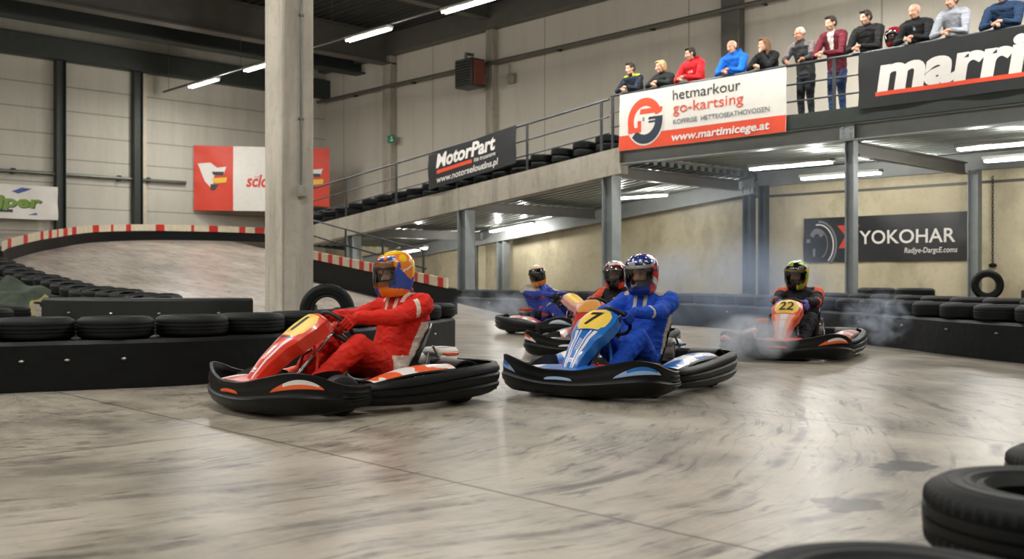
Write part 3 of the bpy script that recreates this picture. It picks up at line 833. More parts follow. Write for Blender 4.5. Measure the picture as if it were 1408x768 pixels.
# foreground tyres
q = W(1.405, 2.60)
for a in range(2): tyre(['lower', 'upper'][a] + ' large black tyre of the stack at the right edge in front', (q.x, q.y, .097 + .192 * a), (0, 0, a), None, TYL, 1.0)
q = W(0.70, 1.78)
for a in range(2): tyre(['lower', 'upper'][a] + ' large black tyre cut by the bottom edge of the photo', (q.x, q.y, .097 + .192 * a), (0, 0, 2 + a), None, TYL, 1.0)
q = W(1.935, 3.30)
for a in range(2): tyre(['lower', 'upper'][a] + ' black tyre barely showing at the right edge beyond the foreground stack', (q.x, q.y, .088 + .174 * a), (0, 0, 4 + a), None, TYL, .9)

# ================================================================ FIXTURES ON THE WALLS
p0, p1 = onX(-120, 227, -XL - .25), onX(258, 249.5, -XL - .25)
z0 = onX(100, 240, -XL - .25).z
root = thing('wall_pipe', 'grey pipe running along the left wall above the banners', 'pipe', (XL + .12, p0.y, z0))
MB().tube([(0, 0, 0), (0, p1.y - p0.y, 0)], 0.055, 12).obj('pipe', PIPE, root)
for px in (166, 206, 20, -60):
    y = onX(px, 240, -XL - .25).y - p0.y
    MB().box((-.12, y - .05, -.09), (.08, y + .05, -.05)).box((-.12, y - .05, .05), (.08, y + .05, .09)).obj('bracket', STEELD, root)
q0, q1 = onY(380, 157, YB - .2), onY(1420, 0, YB - .2)
root = thing('wall_pipe', 'dark pipe high along the back wall above the railing', 'pipe', (q0.x, YB - .36, 7.85))
MB().tube([(0, 0, 0), (XR - q0.x - .4, 0, 0)], 0.06, 10).obj('pipe', GIRD, root)
for i in range(9): MB().box((2 + i * 3.6, -.03, -.03), (2.06 + i * 3.6, .36, .03)).obj('bracket', STEELD, root)
# unit heater
p = onY(657, 104, YB - .5)
root = thing('unit_heater', 'dark box fan heater hung on the back wall post', 'heater', (p.x, YB - .84, p.z))
HTR = mt('heater_case', (70, 70, 66), 0.5, 0.3)
MB().box((-.42, -.3, -.46), (.42, .3, .46), 0, 0.03).obj('casing', HTR, root)
b = MB()
for i in range(9): b.box((-.36, -.335, -.4 + i * .09), (.36, -.305, -.36 + i * .09), 0, 0.004)
b.obj('louvre_grille', mt('louvre', (26, 26, 26), 0.5, 0.3), root)
MB().box((.42, -.22, -.38), (.47, .22, .38), 0, 0.01).obj('side_panel', mt('heater_rust', (120, 62, 48), 0.6), root)
MB().tube([(0, .25, .16), (0, .83, .16)], .03, 8).obj('bracket', STEELD, root); MB().tube([(0, .25, -.3), (0, .83, -.3)], .03, 8).obj('bracket', STEELD, root)
MB().tube([(-.2, 0, .44), (-.2, 0, .7), (-.2, .3, .7)], .06, 10).obj('pipe', PIPE, root)
p = onY(703, 108, YB - .1)
tag(MB().box((p.x - .14, YB - .16, p.z - .16), (p.x + .14, YB - .002, p.z + .16), 0, 0.02).tube([(p.x - .1, YB - .1, p.z + .14), (p.x - .1, YB - .1, p.z + .5)], .02, 8).obj('control_box', mt('box_grey', (138, 134, 122), 0.5)), 'small grey control box on the wall right of the heater', 'box')
# green emergency sign
p = onY(537, 191, YB - .35)
root = thing('exit_sign', 'small green and white emergency sign on the back wall post', 'sign', (p.x, YB - .33, p.z))
GRN = mt('sign_green', (20, 130, 96), 0.4)
MB().box((-.2, -.02, -.14), (.2, .02, .14), 0, .01).obj('panel', GRN, root)
b = MB().box((-.02, -.026, -.08), (.16, -.021, -.03)).box((.03, -.026, .0), (.09, -.021, .09)); b.obj('pictogram', WHT, root)
# hanging chain at the right
p = onY(1365, 240, YB - .1); p2 = onY(1365, 362, YB - .1)
root = thing('hanging_chain', 'thin dark chain hanging down the stained wall right of the tyre banner', 'chain', (p.x, YB - .1, p2.z))
b = MB()
nl = 26
for i in range(nl):
    z = (p.z - p2.z) * i / nl
    b.tube([(.018 * cos(a) * (i % 2), .018 * cos(a) * (1 - i % 2), z + .05 * sin(a)) for a in [2 * pi * j / 8 for j in range(8)]], .008, 5, 0, True)
b.obj('chain', RAILM, root); MB().ell((0, 0, -.04), (.09, .05, .05)).obj('grip', RUB, root)

# ================================================================ LAMPS
def lamp(label, loc, rz=0.0, ln=1.9, power=140, group=None, tilt=0.0, cat='lamp'):
    root = thing('fluorescent_lamp', label, cat, loc, rz, group); root.rotation_euler = (0, tilt, rz)
    MB().box((-ln / 2, -.11, 0.02), (ln / 2, .11, .09), 0, .012).obj('housing', LAMPW, root)
    for s in (-1, 1): MB().tube([(-ln / 2 + .04, s * .055, 0), (ln / 2 - .04, s * .055, 0)], .026, 8).obj('tube', TUBE, root)
    if power:
        # the bare tubes throw light all round, the housing above them shades the roof
        hall = group == 'hall ceiling lamps'
        if hall:
            l = bpy.data.lights.new('lamp_light', 'AREA'); l.shape = 'RECTANGLE'; l.size = ln * .95; l.size_y = .2; l.energy = power * .74; l.color = (1.0, 0.975, 0.925)
            o = bpy.data.objects.new('lamp_light', l); COL.objects.link(o); o.parent = root; o.location = (0, 0, -.05)
        for sx in (-.3, .3):
            l = bpy.data.lights.new('lamp_light', 'POINT'); l.shadow_soft_size = .06; l.energy = power * (.19 if hall else .85); l.color = (1.0, 0.975, 0.925)
            o = bpy.data.objects.new('lamp_light', l); COL.objects.link(o); o.parent = root; o.location = (sx * ln, 0, -.10)
    return root
LZ = 7.2
def trunk(y, x0, x1, lb):
    o = MB().box((x0, y - .035, LZ + .09), (x1, y + .035, LZ + .15), 0, .008).obj('cable_trunking', GIRD)
    tag(o, lb, 'cable trunking')
    for i in range(int((x1 - x0) / 5) + 1):
        MB().tube([(x0 + .4 + i * 5, y, LZ + .15), (x0 + .4 + i * 5, y, ZR + .02)], .008, 6).obj('hanger', GIRD, o)
HALLP = 300
yl = 15.4
trunk(yl, -33.6, 4, 'dark cable trunking carrying the visible row of ceiling lamps')
xs = []
for px, py in ((287, 116), (362, 92), (505, 48), (648, 8)):
    yc = FPX * (LZ - CAMH) / (HORY - py); xs.append(W((px - 704) / FPX * yc, yc).x)
for i, x in enumerate(xs + [-13.4, -9.4, -5.4, -1.4]):
    lamp(['lit ceiling lamp nearest the left wall', 'lit ceiling lamp half hidden by the concrete column', 'lit ceiling lamp right of the concrete column', 'lit ceiling lamp at the top edge of the photo'][i] if i < 4 else '%s ceiling lamp beyond the top edge in the visible row' % ORD[i - 4], (x, yl, LZ), 0, 1.9, HALLP * 1.9, 'hall ceiling lamps')
for y in (3.0, -5.0):
    trunk(y, -33.6, 4, 'cable trunking of the lamp row above the %s' % ('track' if y > 0 else 'camera'))
    for i, x in enumerate((-30, -25.4, -20.8, -16.2, -11.6, -7.0, -2.4, 2.2)):
        lamp('%s hall lamp from the left wall in the row above the %s' % (ORD[i], 'track' if y > 0 else 'camera'), (x, y, LZ), 0, 1.9, HALLP * 1.3, 'hall ceiling lamps')
UP = 130
trunk(19.8, -12.6, 4, 'cable trunking of the unseen lamp row added above the gallery')  # unseen row added to brighten the back wall behind the spectators
for i, x in enumerate((-11.2, -7.0, -2.4, 2.2)):
    lamp('%s unseen lamp from the left in the row added above the spectator gallery' % ORD[i], (x, 19.8, LZ), 0, 1.9, HALLP * 1.3, 'hall ceiling lamps')
for px, py, z, lb in ((1086, 228, 3.18, 'lamp under the gallery above the right-hand kart, front row'), (1155, 242, 3.12, 'lamp under the gallery crossing behind the slim column'), (1392, 199, 3.18, 'lamp under the gallery at the right edge'), (1425, 216, 3.12, 'lamp under the gallery cut by the right edge, rear row'), (876, 271, 2.95, 'lamp under the deck just right of the ramp column'), (703, 313, 2.42, 'lamp under the middle of the ramp'), (566, 345, 1.95, 'lamp under the low end of the ramp above the orange helmet')):
    yc = FPX * (z - CAMH) / (HORY - py); q = W((px - 704) / FPX * yc, yc)
    if px == 566: q = onY(px, py, 20.0); z = q.z
    lamp(lb, (q.x, min(q.y, YB - .9), z), 0, 1.9 if px != 566 else 1.5, UP, 'lamps under the deck', -math.atan(RS) if px < 860 else 0)
# ================================================================ BANNERS
VINYLB = mt('black_vinyl', (34, 36, 38), 0.42, 0, 0.5, var=0.15, vs=3)
VINYLW = mt('white_vinyl', (222, 218, 210), 0.5, var=0.04)
VINYLR = mt('red_vinyl', (206, 62, 40), 0.5, var=0.06)
VINYLO = mt('orange_red_vinyl', (222, 76, 44), 0.5, var=0.06)
INKD = mt('dark_ink', (50, 50, 52), 0.5, var=0.05)
INKN = mt('navy_ink', (38, 50, 66), 0.5, var=0.05)
INKW = mt('white_ink', (226, 222, 216), 0.5, var=0.03)
INKY = mt('yellow_ink', (226, 186, 60), 0.5, var=0.05)
INKG = mt('green_ink', (116, 150, 48), 0.5, var=0.1)
INKGR = mt('grey_ink', (120, 122, 126), 0.5, var=0.1)
INKB = mt('blue_ink', (70, 90, 150), 0.5, var=0.05)
VM = [VINYLW, VINYLO, INKD, INKN, VINYLB, INKW, INKY, INKG, INKGR, INKB, VINYLR]
yb = DK - 0.06
def span(tl, br, D, bl=None):
    a, c = onY(*tl, D), onY(*br, D)
    return a, c
# white karting banner
a, c = onY(851.5, 208, yb), onY(1081, 92, yb)
w, h = c.x - a.x, c.z - a.z
it = []
def T(body, x, z, wd, sz, mi, ly=1, bold=0.0, sh=0.0, sp=1.0):
    vs, fs = fit(body, x, z, wd, sz, bold, sh, sp); it.append((vs, fs, mi, ly))
it.append(rect(0.004, 0.004, w - .004, h * .265, 1, 1))
cx, cz, rx, rz_ = w * .175, h * .48, w * .115, h * .40
it.append(poly([(cx + rx * 1.08 * cos(t), cz + rz_ * 1.08 * sin(t)) for t in [2 * pi * i / 40 for i in range(40)]], 0, 2))
it.append(arcband(cx, cz, rx, rz_, rx * .36, rz_ * .36, 18, 212, 1, 3))
it.append(rect(cx - rx * .30, cz + rz_ * .30, cx + rx * .93, cz + rz_ * .52, 1, 3, .03))
it.append(rect(cx - rx * .98, cz - rz_ * .48, cx - rx * .2, cz - rz_ * .26, 1, 3))
it.append(rect(cx - rx * .42, cz - rz_ * .48, cx - rx * .2, cz + rz_ * .02, 1, 3))
it.append(arcband(cx, cz, rx, rz_, rx * .40, rz_ * .40, 222, 366, 3, 3))
it.append(rect(cx + rx * .2, cz + rz_ * .02, cx + rx * .97, cz + rz_ * .14, 3, 3, .02))
it.append(rect(cx + rx * .2, cz - rz_ * .12, cx + rx * .97, cz - rz_ * .03, 3, 3, .02))
it.append(rect(cx - rx * .12, cz - rz_ * .02, cx - rx * .02, cz + rz_ * .16, 8, 3))
T('hetmarkour', w * .355, h * .76, w * .40, .30, 2, 2)
T('go-kartsing', w * .355, h * .54, w * .415, .30, 1, 2)
T('KOFFRISE  HETTEOSEATHOVOISEN', w * .355, h * .355, w * .56, .135, 8, 2, .01)
T('www.martimicege.at', w * .345, h * .075, w * .57, .22, 5, 3, .025, .12)
banner('banner', 'white and orange karting banner with a round red and navy emblem on the gallery railing', (a.x, yb, a.z), (1, 0, 0), (0, -1, 0), w, h, 0, 0, it, VM, amp=.010, seed=1)
# black banner at the top right
a = onY(1180, 150.5, yb); c = onY(1180, 74, yb); w = 6.2; h = c.z - a.z; it = []
x1 = onY(1228, 100, yb).x - a.x; x2 = onY(1408, 60, yb).x - a.x
T('marri', x1 * .55, h * .30, (x2 - x1) * 1.16, .84, 5, 1, .045, .12)
it.append(rect(x1 * .5, h * .19, w - .4, h * .265, 1, 1))
banner('banner', 'black banner with huge white lettering over a red line at the top right', (a.x, yb, a.z), (1, 0, 0), (0, -1, 0), w, h, 0, 4, it, VM, amp=.016, seed=2)
# black banner on the ramp railing
a, a2 = onY(589, 261, yb), onY(589, 211, yb); c, c2 = onY(709.5, 224, yb), onY(709.5, 174, yb)
w = c.x - a.x; h = ((a2.z - a.z) + (c2.z - c.z)) / 2; sl = (c.z - a.z) / w; it = []
T('MotorPart', w * .10, h * .56, w * .68, .48, 5, 1, .035, .15)
it.append(rect(w * .11, h * .38, w * .52, h * .48, 1, 1))
T('tite trucename', w * .54, h * .39, w * .24, .15, 5, 1, .01)
T('www.notorseloutlns.pl', w * .11, h * .12, w * .70, .23, 5, 1, .015, .15)
banner('banner', 'black banner with white lettering and a red bar on the sloping ramp railing', (a.x, yb, a.z), (1, 0, 0), (0, -1, 0), w, h, sl, 4, it, VM, amp=.014, seed=3)
# tyre banner on the lower wall
yw = YB - .07
a, c = onY(1105, 360, yw), onY(1332, 290, yw); w, h = c.x - a.x, c.z - a.z; it = []
T('YOKOHAR', w * .365, h * .385, w * .565, .44, 5, 1, .012)
T('Radjye-DargcE.coms', w * .64, h * .17, w * .30, .17, 5, 1, .01, .15)
for s in (1, -1): it.append(poly([(w * .225, h * (.53 + .28 * s)), (w * .285, h * (.53 + .28 * s)), (w * .345, h * .60), (w * .33, h * .5), (w * .29, h * .53)] if s > 0 else [(w * .235, h * .30), (w * .27, h * .52), (w * .30, h * .56), (w * .30, h * .46), (w * .275, h * .30)], 10, 1))
it.append(poly([(w * .30, h * .81), (w * .37, h * .81), (w * .315, h * .55), (w * .285, h * .55)], 10, 1))
it.append(arcband(w * .10, h * .38, w * .125, h * .56, w * .012, h * .05, -50, 90, 8, 1))
it.append(arcband(w * .10, h * .38, w * .105, h * .48, w * .008, h * .03, -50, 100, 5, 1))
it.append(arcband(w * .09, h * .40, w * .075, h * .36, w * .006, h * .03, -60, 110, 8, 1))
it.append(arcband(w * .09, h * .46, w * .055, h * .30, w * .03, h * .12, 30, 150, 8, 1))
it.append(rect(w * .065, h * .12, w * .08, h * .30, 8, 1)); it.append(rect(w * .02, h * .44, w * .045, h * .52, 8, 1))
banner('banner', 'black tyre banner with big white capitals on the stained wall under the gallery', (a.x, yw, a.z), (1, 0, 0), (0, -1, 0), w, h, 0, 4, it, VM, amp=.012, seed=4)
# red and white banner across the corner
a, c = AT(266.5, 289, 36.3), AT(453, 204, 37.2); ex = V((c.x - a.x, c.y - a.y, 0)); w = ex.length; ex.normalize(); h = c.z - a.z; it = []
n = ex.cross(V((0, 0, 1)))
t1, t2 = w * .285, w * .715
it.append(rect(t1, 0.003, t2, h - .003, 0, 1))
T('scloor', t1 + w * .095, h * .38, w * .27, .62, 10, 2, .03, .25)
T('kart', t1 + w * .16, h * .52, w * .05, .12, 8, 2)
for x0 in (0.0, t2):
    q = x0 + w * .02
    it.append(poly([(q + w * .01, h * .72), (q + w * .10, h * .74), (q + w * .15, h * .66), (q + w * .125, h * .52), (q + w * .12, h * .40), (q + w * .10, h * .36), (q + w * .06, h * .45), (q + w * .03, h * .60)], 0, 2))
    it.append(poly([(q + w * .14, h * .66), (q + w * .215, h * .68), (q + w * .20, h * .58), (q + w * .13, h * .55)], 0, 2))
    it.append(poly([(q + w * .11, h * .60), (q + w * .20, h * .60), (q + w * .19, h * .545), (q + w * .12, h * .55)], 3, 3))
    it.append(poly([(q + w * .11, h * .50), (q + w * .22, h * .515), (q + w * .215, h * .44), (q + w * .13, h * .42)], 6, 3))
    it.append(poly([(q + w * .10, h * .41), (q + w * .16, h * .40), (q + w * .13, h * .31), (q + w * .10, h * .31)], 2, 3))
banner('banner', 'large red and white banner in the far corner, half hidden by the concrete column', (a.x, a.y, a.z), ex, n, w, h, 0, 10, it, VM, amp=.02, seed=5)
# white and green banner on the left wall
xw = -XL - .42
a, c = onX(-70, 297, xw), onX(79.5, 257, xw); w = c.y - a.y; h = c.z - a.z; it = []
xs0 = onX(-22, 270, xw).y - a.y; xe = onX(58, 270, xw).y - a.y
T('ejper', xs0, h * .36, xe - xs0, .50, 7, 1, .04, .1)
T('ejper', xs0 + .03, h * .36 - .03, xe - xs0, .50, 2, 0.5, .04, .1)
q = onX(30, 262, xw).y - a.y
it.append(poly([(q - .3, h * .80), (q, h * .92), (q + .3, h * .9), (q + .12, h * .82), (q - .1, h * .74)], 9, 1))
q = onX(45, 290, xw).y - a.y
it.append(poly([(q - .15, h * .12), (q + .12, h * .2), (q + .16, h * .13)], 9, 1))
q = onX(6, 290, xw).y - a.y
it.append(rect(q - .5, h * .18, q + .25, h * .27, 3, 1))
banner('banner', 'white banner with green lettering on the left wall', (-xw, a.y, a.z), (0, 1, 0), (1, 0, 0), w, h, 0, 0, it, VM, amp=.03, seed=6)
# ================================================================ KARTS
PLAST = mt('bumper_plastic', (11, 13, 14), 0.45, 0, 0.28, var=0.25, vs=4, bs=0.12, bscale=18, bd=0.01, stretch=(1, 1, 4))
PLASTD = mt('inner_black', (20, 21, 22), 0.5)
KTYRE = mt('kart_slick', (34, 34, 35), 0.6, 0, 0.4, var=0.2)
RIM = mt('wheel_rim', (150, 150, 150), 0.35, 0.8)
CHROME = mt('chromed_steel', (190, 190, 188), 0.22, 0.95)
ALU = mt('cast_aluminium', (140, 140, 138), 0.4, 0.8, var=0.2, vs=20)
TRAYM = mt('floor_tray', (60, 60, 62), 0.45, 0.5)
TANKM = mt('tank_plastic', (120, 118, 108), 0.4)
SEATM = mt('seat_fibreglass', (22, 23, 25), 0.3, 0, 0.5)
DIGIT = mt('digit_black', (24, 22, 20), 0.5)
PLATE = mt('number_yellow', (242, 204, 84), 0.4, var=0.04)
FOAM = mt('grip_rubber', (18, 18, 19), 0.6)

def cr1(tab, x):
    """smooth interpolation of a table (x, y)"""
    if x <= tab[0][0]: return tab[0][1]
    for (a, p), (c, q) in zip(tab[:-1], tab[1:]):
        if x <= c:
            t = (x - a) / (c - a); t = t * t * (3 - 2 * t); return p + (q - p) * t
    return tab[-1][1]

def strip(path, prof, th, n, mfn=None, inner=0, flip=1, taper=0.0):
    """moulded plastic strip: path of (x, y, z bottom, z top); prof = (height 0-1, outward)"""
    P = smoothpath(path, n); m = len(P); b = MB()
    k = len(prof)
    rings = []
    for i, (x, y, z0, z1) in enumerate(P):
        a, c = P[max(i - 1, 0)], P[min(i + 1, m - 1)]
        t = V((c[0] - a[0], c[1] - a[1], 0)).normalized(); nn = V((t.y, -t.x, 0)) * flip
        en = 1.0 if not taper else min(1.0, (min(i, m - 1 - i) / (m - 1)) / taper)
        r = [V((x, y, z0 + (z1 - z0) * f)) + nn * (o * en) for f, o in prof]
        top = r[-1]
        r.append(V((top.x, top.y, top.z + .006)) - nn * 0.010)
        r += [V((x, y, z0 + (z1 - z0) * f)) + nn * (o - th) for f, o in reversed(prof)]
        rings.append(r)
    q = len(rings[0]); vs = [p for r in rings for p in r]; fs = []; ms = []
    for i in range(m - 1):
        for j in range(q):
            l = (j + 1) % q
            fs.append((i * q + j, i * q + l, (i + 1) * q + l, (i + 1) * q + j))
            f = (prof[j][0] + prof[min(j + 1, k - 1)][0]) / 2 if j < k - 1 else None
            ms.append(mfn((i + .5) / (m - 1), f) if (mfn and f is not None) else inner)
    fs.append(tuple(range(q))[::-1]); ms.append(inner); fs.append(tuple((m - 1) * q + j for j in range(q))); ms.append(inner)
    return b.add(vs, fs, ms)

def panel_pt(u, w, off=0.0):
    """front panel: u 0 foot .. 1 top, w -1 .. 1 across"""
    x = cr1([(0, .84), (.25, .755), (.5, .635), (.75, .48), (1, .30)], u)
    # straight interpolation with a gentle S
    cx = [(0, .845, .185), (.12, .80, .25), (.3, .715, .34), (.5, .60, .435), (.7, .475, .52), (.88, .36, .592), (.96, .31, .618), (1.0, .275, .62)]
    for a, c in zip(cx[:-1], cx[1:]):
        if u <= c[0] or c is cx[-1]:
            t = (u - a[0]) / (c[0] - a[0]); x = a[1] + (c[1] - a[1]) * t; z = a[2] + (c[2] - a[2]) * t; break
    hw = cr1([(0, .055), (.2, .075), (.45, .105), (.62, .15), (.8, .17), (.93, .155), (1, .10)], u)
    nx, nz = .62, .78
    bulge = (1 - abs(w) ** 2.4) * cr1([(0, .02), (.5, .035), (1, .05)], u)
    return V((x + nx * (bulge + off), hw * w, z + nz * (bulge + off)))

def make_kart(label, xc, yc, phi, cols, num, digs, deco, lift=0.0):
    """cols: dict of materials main / stripe / accent / pod1 / pod2"""
    hx, hy = -cos(R(phi)), -sin(R(phi)); p = W(xc, yc); d = W(hx, hy)
    k = thing('go_kart', label, 'go-kart', (p.x, p.y, 0), atan2(d.y, d.x))
    A, B_, C_, PL = cols['main'], cols['stripe'], cols['accent'], cols.get('plate', PLATE)
    # ---- front bumper
    path = [(.30, -.655, .055, .20), (.44, -.70, .05, .205), (.58, -.70, .04, .235), (.71, -.665, .035, .285), (.83, -.56, .03, .305), (.915, -.36, .03, .265), (.955, -.16, .03, .225), (.965, 0, .03, .22),
            (.955, .16, .03, .225), (.915, .36, .03, .265), (.83, .56, .03, .305), (.71, .665, .035, .285), (.58, .70, .04, .235), (.44, .70, .05, .205), (.30, .655, .055, .20)]
    prof = [(0, -.045), (.06, -.022), (.15, .004), (.24, .010), (.30, .024), (.45, .030), (.50, .018), (.56, .015), (.66, .017), (.76, .014), (.84, .010), (.9, .012), (1.0, .014)]
    def bm_(s, f):
        q = abs(s - .5) * 2
        return 0
    fb = strip(path, prof, .022, 150, bm_).obj('front_bumper', [PLAST, cols.get('slot', A), cols.get('slot2', B_)], k, 45)
    # coloured inserts moulded into the bumper face
    BP = smoothpath(path, 300)
    def bpt(s, f, off):
        i = max(1, min(299, int(s * 300))); fr = s * 300 - i
        p0_, p1_ = BP[i], BP[min(i + 1, 300)]; q = [u + (v - u) * fr for u, v in zip(p0_, p1_)]
        t = V((BP[i + 1][0] - BP[i - 1][0], BP[i + 1][1] - BP[i - 1][1], 0)).normalized(); nn = V((t.y, -t.x, 0))
        return V((q[0], q[1], q[2] + (q[3] - q[2]) * f)) + nn * (cr1(prof, f) + off)
    def insert(sa, sb, lo, hi, mf):
        b = MB(); b.grid(lambda u, v: bpt(sa + (sb - sa) * u, lo(u) + (hi(u) - lo(u)) * v, .003), 28, 4, mf)
        b.grid(lambda u, v: bpt(sa + (sb - sa) * u, lo(u) + (hi(u) - lo(u)) * v, -.004), 28, 4, mf)
        b.obj('bumper_insert', [cols.get('slot', A), cols.get('slot2', B_)], fb, 45)
    insert(.445, .555, lambda u: .62 + .03 * sin(pi * u), lambda u: .63 + .14 * sin(pi * u) ** .35, lambda u, v: 0)
    leaf = lambda u: .005 + .21 * sin(pi * min(1, max(0, u))) ** .7
    for sg in (-1, 1):
        insert(.5 + sg * .165, .5 + sg * .31, lambda u: .60 + .10 * u, lambda u: .60 + .10 * u + leaf(u), lambda u, v: 1 if (v > .45 and u > .22 and u < .9) else 0)
    for sg in (-1, 1):          # moulded ribs on the wrap-round ends
        for lo, hi in ((.22, .40), (.50, .62), (.70, .84)):
            sa, sb = .5 + sg * .375, .5 + sg * .485
            b = MB(); ring = lambda u: [bpt(sa + (sb - sa) * u, f, o) for f, o in ((lo, -.004), (lo + .03, .010 * min(1, 8 * u, 8 * (1 - u))), (hi - .03, .010 * min(1, 8 * u, 8 * (1 - u))), (hi, -.004))]
            b.loft([ring(i / 14) for i in range(15)]); b.obj('bumper_rib', PLAST, fb, 45)
    # lower lip and end blocks of the front bumper
    for s in (-1, 1):
        b = MB(); b.loft([[V((.33 + .0 * i, s * (.60 + .075 * sin(t)), .135 + .075 * cos(t))) + V((i * .16, s * .012 * sin(pi * i), 0)) for t in [pi * j / 7 for j in range(8)]] for i in (0, .5, 1)])
        b.obj('bumper_end', PLAST, fb, 45)
    # ---- side bumpers and the rear
    prof2 = [(0, -.03), (.08, -.004), (.2, .016), (.30, .020), (.34, .008), (.38, .006), (.43, .018), (.62, .026), (.66, .014), (.70, .012), (.75, .024), (.88, .02), (.96, .008), (1.0, -.008)]
    for s in (-1, 1):
        path = [(.33, s * .56, .06, .19), (.27, s * .645, .055, .205), (.12, s * .69, .05, .215), (-.15, s * .71, .045, .235), (-.45, s * .712, .05, .265), (-.68, s * .690, .06, .28), (-.82, s * .645, .075, .285), (-.90, s * .56, .085, .285)]
        strip(path, prof2, .03, 60, None, 0, s, .10).obj('side_bumper', PLAST, k, 45)
        # decorated side pod
        def pod(u, w, s=s):
            x = .25 - .68 * u; y0 = .675 - .02 * (1 - u); y1 = .40 + .06 * u
            z = .205 + .055 * u + .05 * sin(pi * u) * (.3 + .7 * w) + .035 * sin(pi * w) - .05 * w * (1 - u)
            return V((x, s * (y0 + (y1 - y0) * w), z))
        def pm(u, w):
            if w > .93 or w < .08: return 2
            v = u * 5.0 + w * 1.6 + .5 * mnoise.noise(V((u * 6, w * 3, 4)))
            if (u - .45) ** 2 * 6 + (w - .5) ** 2 < .02: return 1
            q = mnoise.noise(V((u * 9, w * 2.5, 1.5)))
            return 1 if (v % 2.2 < .7 or q > .28) else 0
        b = MB(); b.grid(lambda u, w: pod(u, w), 120, 36, pm); b.grid(lambda u, w: pod(u, w) - V((0, 0, .012)), 40, 12, None, 2)
        b.obj('side_pod', [cols['pod1'], cols['pod2'], PLAST], k, 45)
    path = [(-.86, .61, .085, .285), (-.93, .48, .085, .285), (-.955, .2, .085, .28), (-.96, 0, .085, .275), (-.955, -.2, .085, .28), (-.93, -.48, .085, .285), (-.86, -.61, .085, .285)]
    strip(path, prof2, .03, 60, None, 0, 1, .10).obj('rear_bumper', PLAST, k, 45)
    # ---- wheels
    for x, y, r, w_, nm in ((.43, .505, .132, .125, 'front_wheel'), (.43, -.505, .132, .125, 'front_wheel'), (-.56, .50, .14, .20, 'rear_wheel'), (-.56, -.50, .14, .20, 'rear_wheel')):
        h = w_ / 2
        M = Matrix.Translation((x, y, r + .001)) @ Matrix.Rotation(R(90), 4, 'X')
        if nm == 'front_wheel': M = Matrix.Translation((x, y, r + .001)) @ Matrix.Rotation(R(-8), 4, 'Z') @ Matrix.Rotation(R(90), 4, 'X')
        wo = MB().lathe([(.065, -h * .8), (.07, -h), (r - .03, -h), (r - .008, -h * .86), (r, -h * .6), (r, h * .6), (r - .008, h * .86), (r - .03, h), (.07, h), (.065, h * .8)], M, 36).obj(nm, KTYRE, k)
        MB().lathe([(.0, -h * .5), (.03, -h * .55), (.035, -h * .3), (.06, -h * .4), (.066, -h * .85), (.066, h * .85), (.06, h * .4), (.035, h * .3), (.03, h * .55), (.0, h * .5)], M, 24, closed=False).obj('rim', RIM, wo)
    # rear mudguards
    for s in (-1, 1):
        b = MB(); rings = []
        for i in range(13):
            a = R(10 + 155 * i / 12); rr = .165
            rings.append([V((-.56 + (rr + t) * cos(a), s * (.50 + o), .14 + (rr + t) * sin(a))) for o, t in ((-.12, 0), (.12, 0), (.12, .012), (-.12, .012))])
        b.loft(rings); b.obj('mudguard', PLASTD, k)
    # ---- chassis
    MB().box((-.55, -.30, .045), (.80, .30, .055), 0, .003).obj('floor_tray', TRAYM, k)
    b = MB()
    for s in (-1, 1):
        b.tube([(-.85, s * .30, .075), (-.3, s * .31, .07), (.35, s * .27, .07), (.62, s * .30, .08), (.80, s * .28, .09)], .016, 8)
        b.tube([(.43, s * .27, .08), (.43, s * .44, .125)], .018, 8)
        b.tube([(.2, s * .28, .08), (.05, s * .60, .11), (-.4, s * .60, .12), (-.5, s * .31, .08)], .012, 8)
    b.tube([(.80, -.28, .09), (.86, -.2, .10), (.86, .2, .10), (.80, .28, .09)], .014, 8); b.tube([(.30, -.27, .07), (.30, .27, .07)], .014, 8); b.tube([(-.84, -.3, .075), (-.84, .3, .075)], .016, 8)
    b.obj('chassis_frame', mt('chassis_paint_' + num + cols['id'], cols.get('frame', (40, 40, 42)), .4, .3), k)
    MB().tube([(-.56, -.42, .141), (-.56, .42, .141)], .02, 12).obj('rear_axle', CHROME, k)
    # ---- seat
    sp = smoothpath([(-.04, .175), (-.16, .125), (-.28, .10), (-.40, .13), (-.48, .22), (-.55, .36), (-.61, .49), (-.64, .56)], 26)
    def seatp(u, w, off):
        f = u * 26; i = min(int(f), 25); t = f - i
        x = sp[i][0] + (sp[i + 1][0] - sp[i][0]) * t; z = sp[i][1] + (sp[i + 1][1] - sp[i][1]) * t
        a = V((sp[i + 1][0] - sp[i][0], 0, sp[i + 1][1] - sp[i][1])).normalized(); nn = V((a.z, 0, -a.x)) * -1
        if nn.z < 0 and u < .4: nn = -nn
        nn = V((-a.z, 0, a.x)) if (V((-a.z, 0, a.x)).x > 0 or u < .45) else V((a.z, 0, -a.x))
        up = V((a.z, 0, -a.x)); up = up if (up.x > 0 or up.z > .5) else -up
        hw = cr1([(0, .15), (.3, .20), (.6, .205), (.85, .20), (1, .13)], u)
        ed = cr1([(0, .03), (.25, .11), (.55, .13), (.8, .10), (1, .03)], u)
        return V((x, hw * (1.0 if abs(w) > 1 else sin(w * pi / 2) if False else w), z)) + up * (ed * abs(w) ** 3 + off)
    b = MB(); b.grid(lambda u, w: seatp(u, w * 2 - 1, .0), 26, 20); b.grid(lambda u, w: seatp(u, w * 2 - 1, -.014), 26, 20)
    rim = [(i / 26, 0) for i in range(26)] + [(1, j / 20) for j in range(20)] + [(1 - i / 26, 1) for i in range(26)] + [(0, 1 - j / 20) for j in range(20)]
    b.loft([[seatp(u, w * 2 - 1, .0) for u, w in rim], [seatp(u, w * 2 - 1, -.014) for u, w in rim]], cap=False)
    seat = b.obj('seat', SEATM, k, 50)
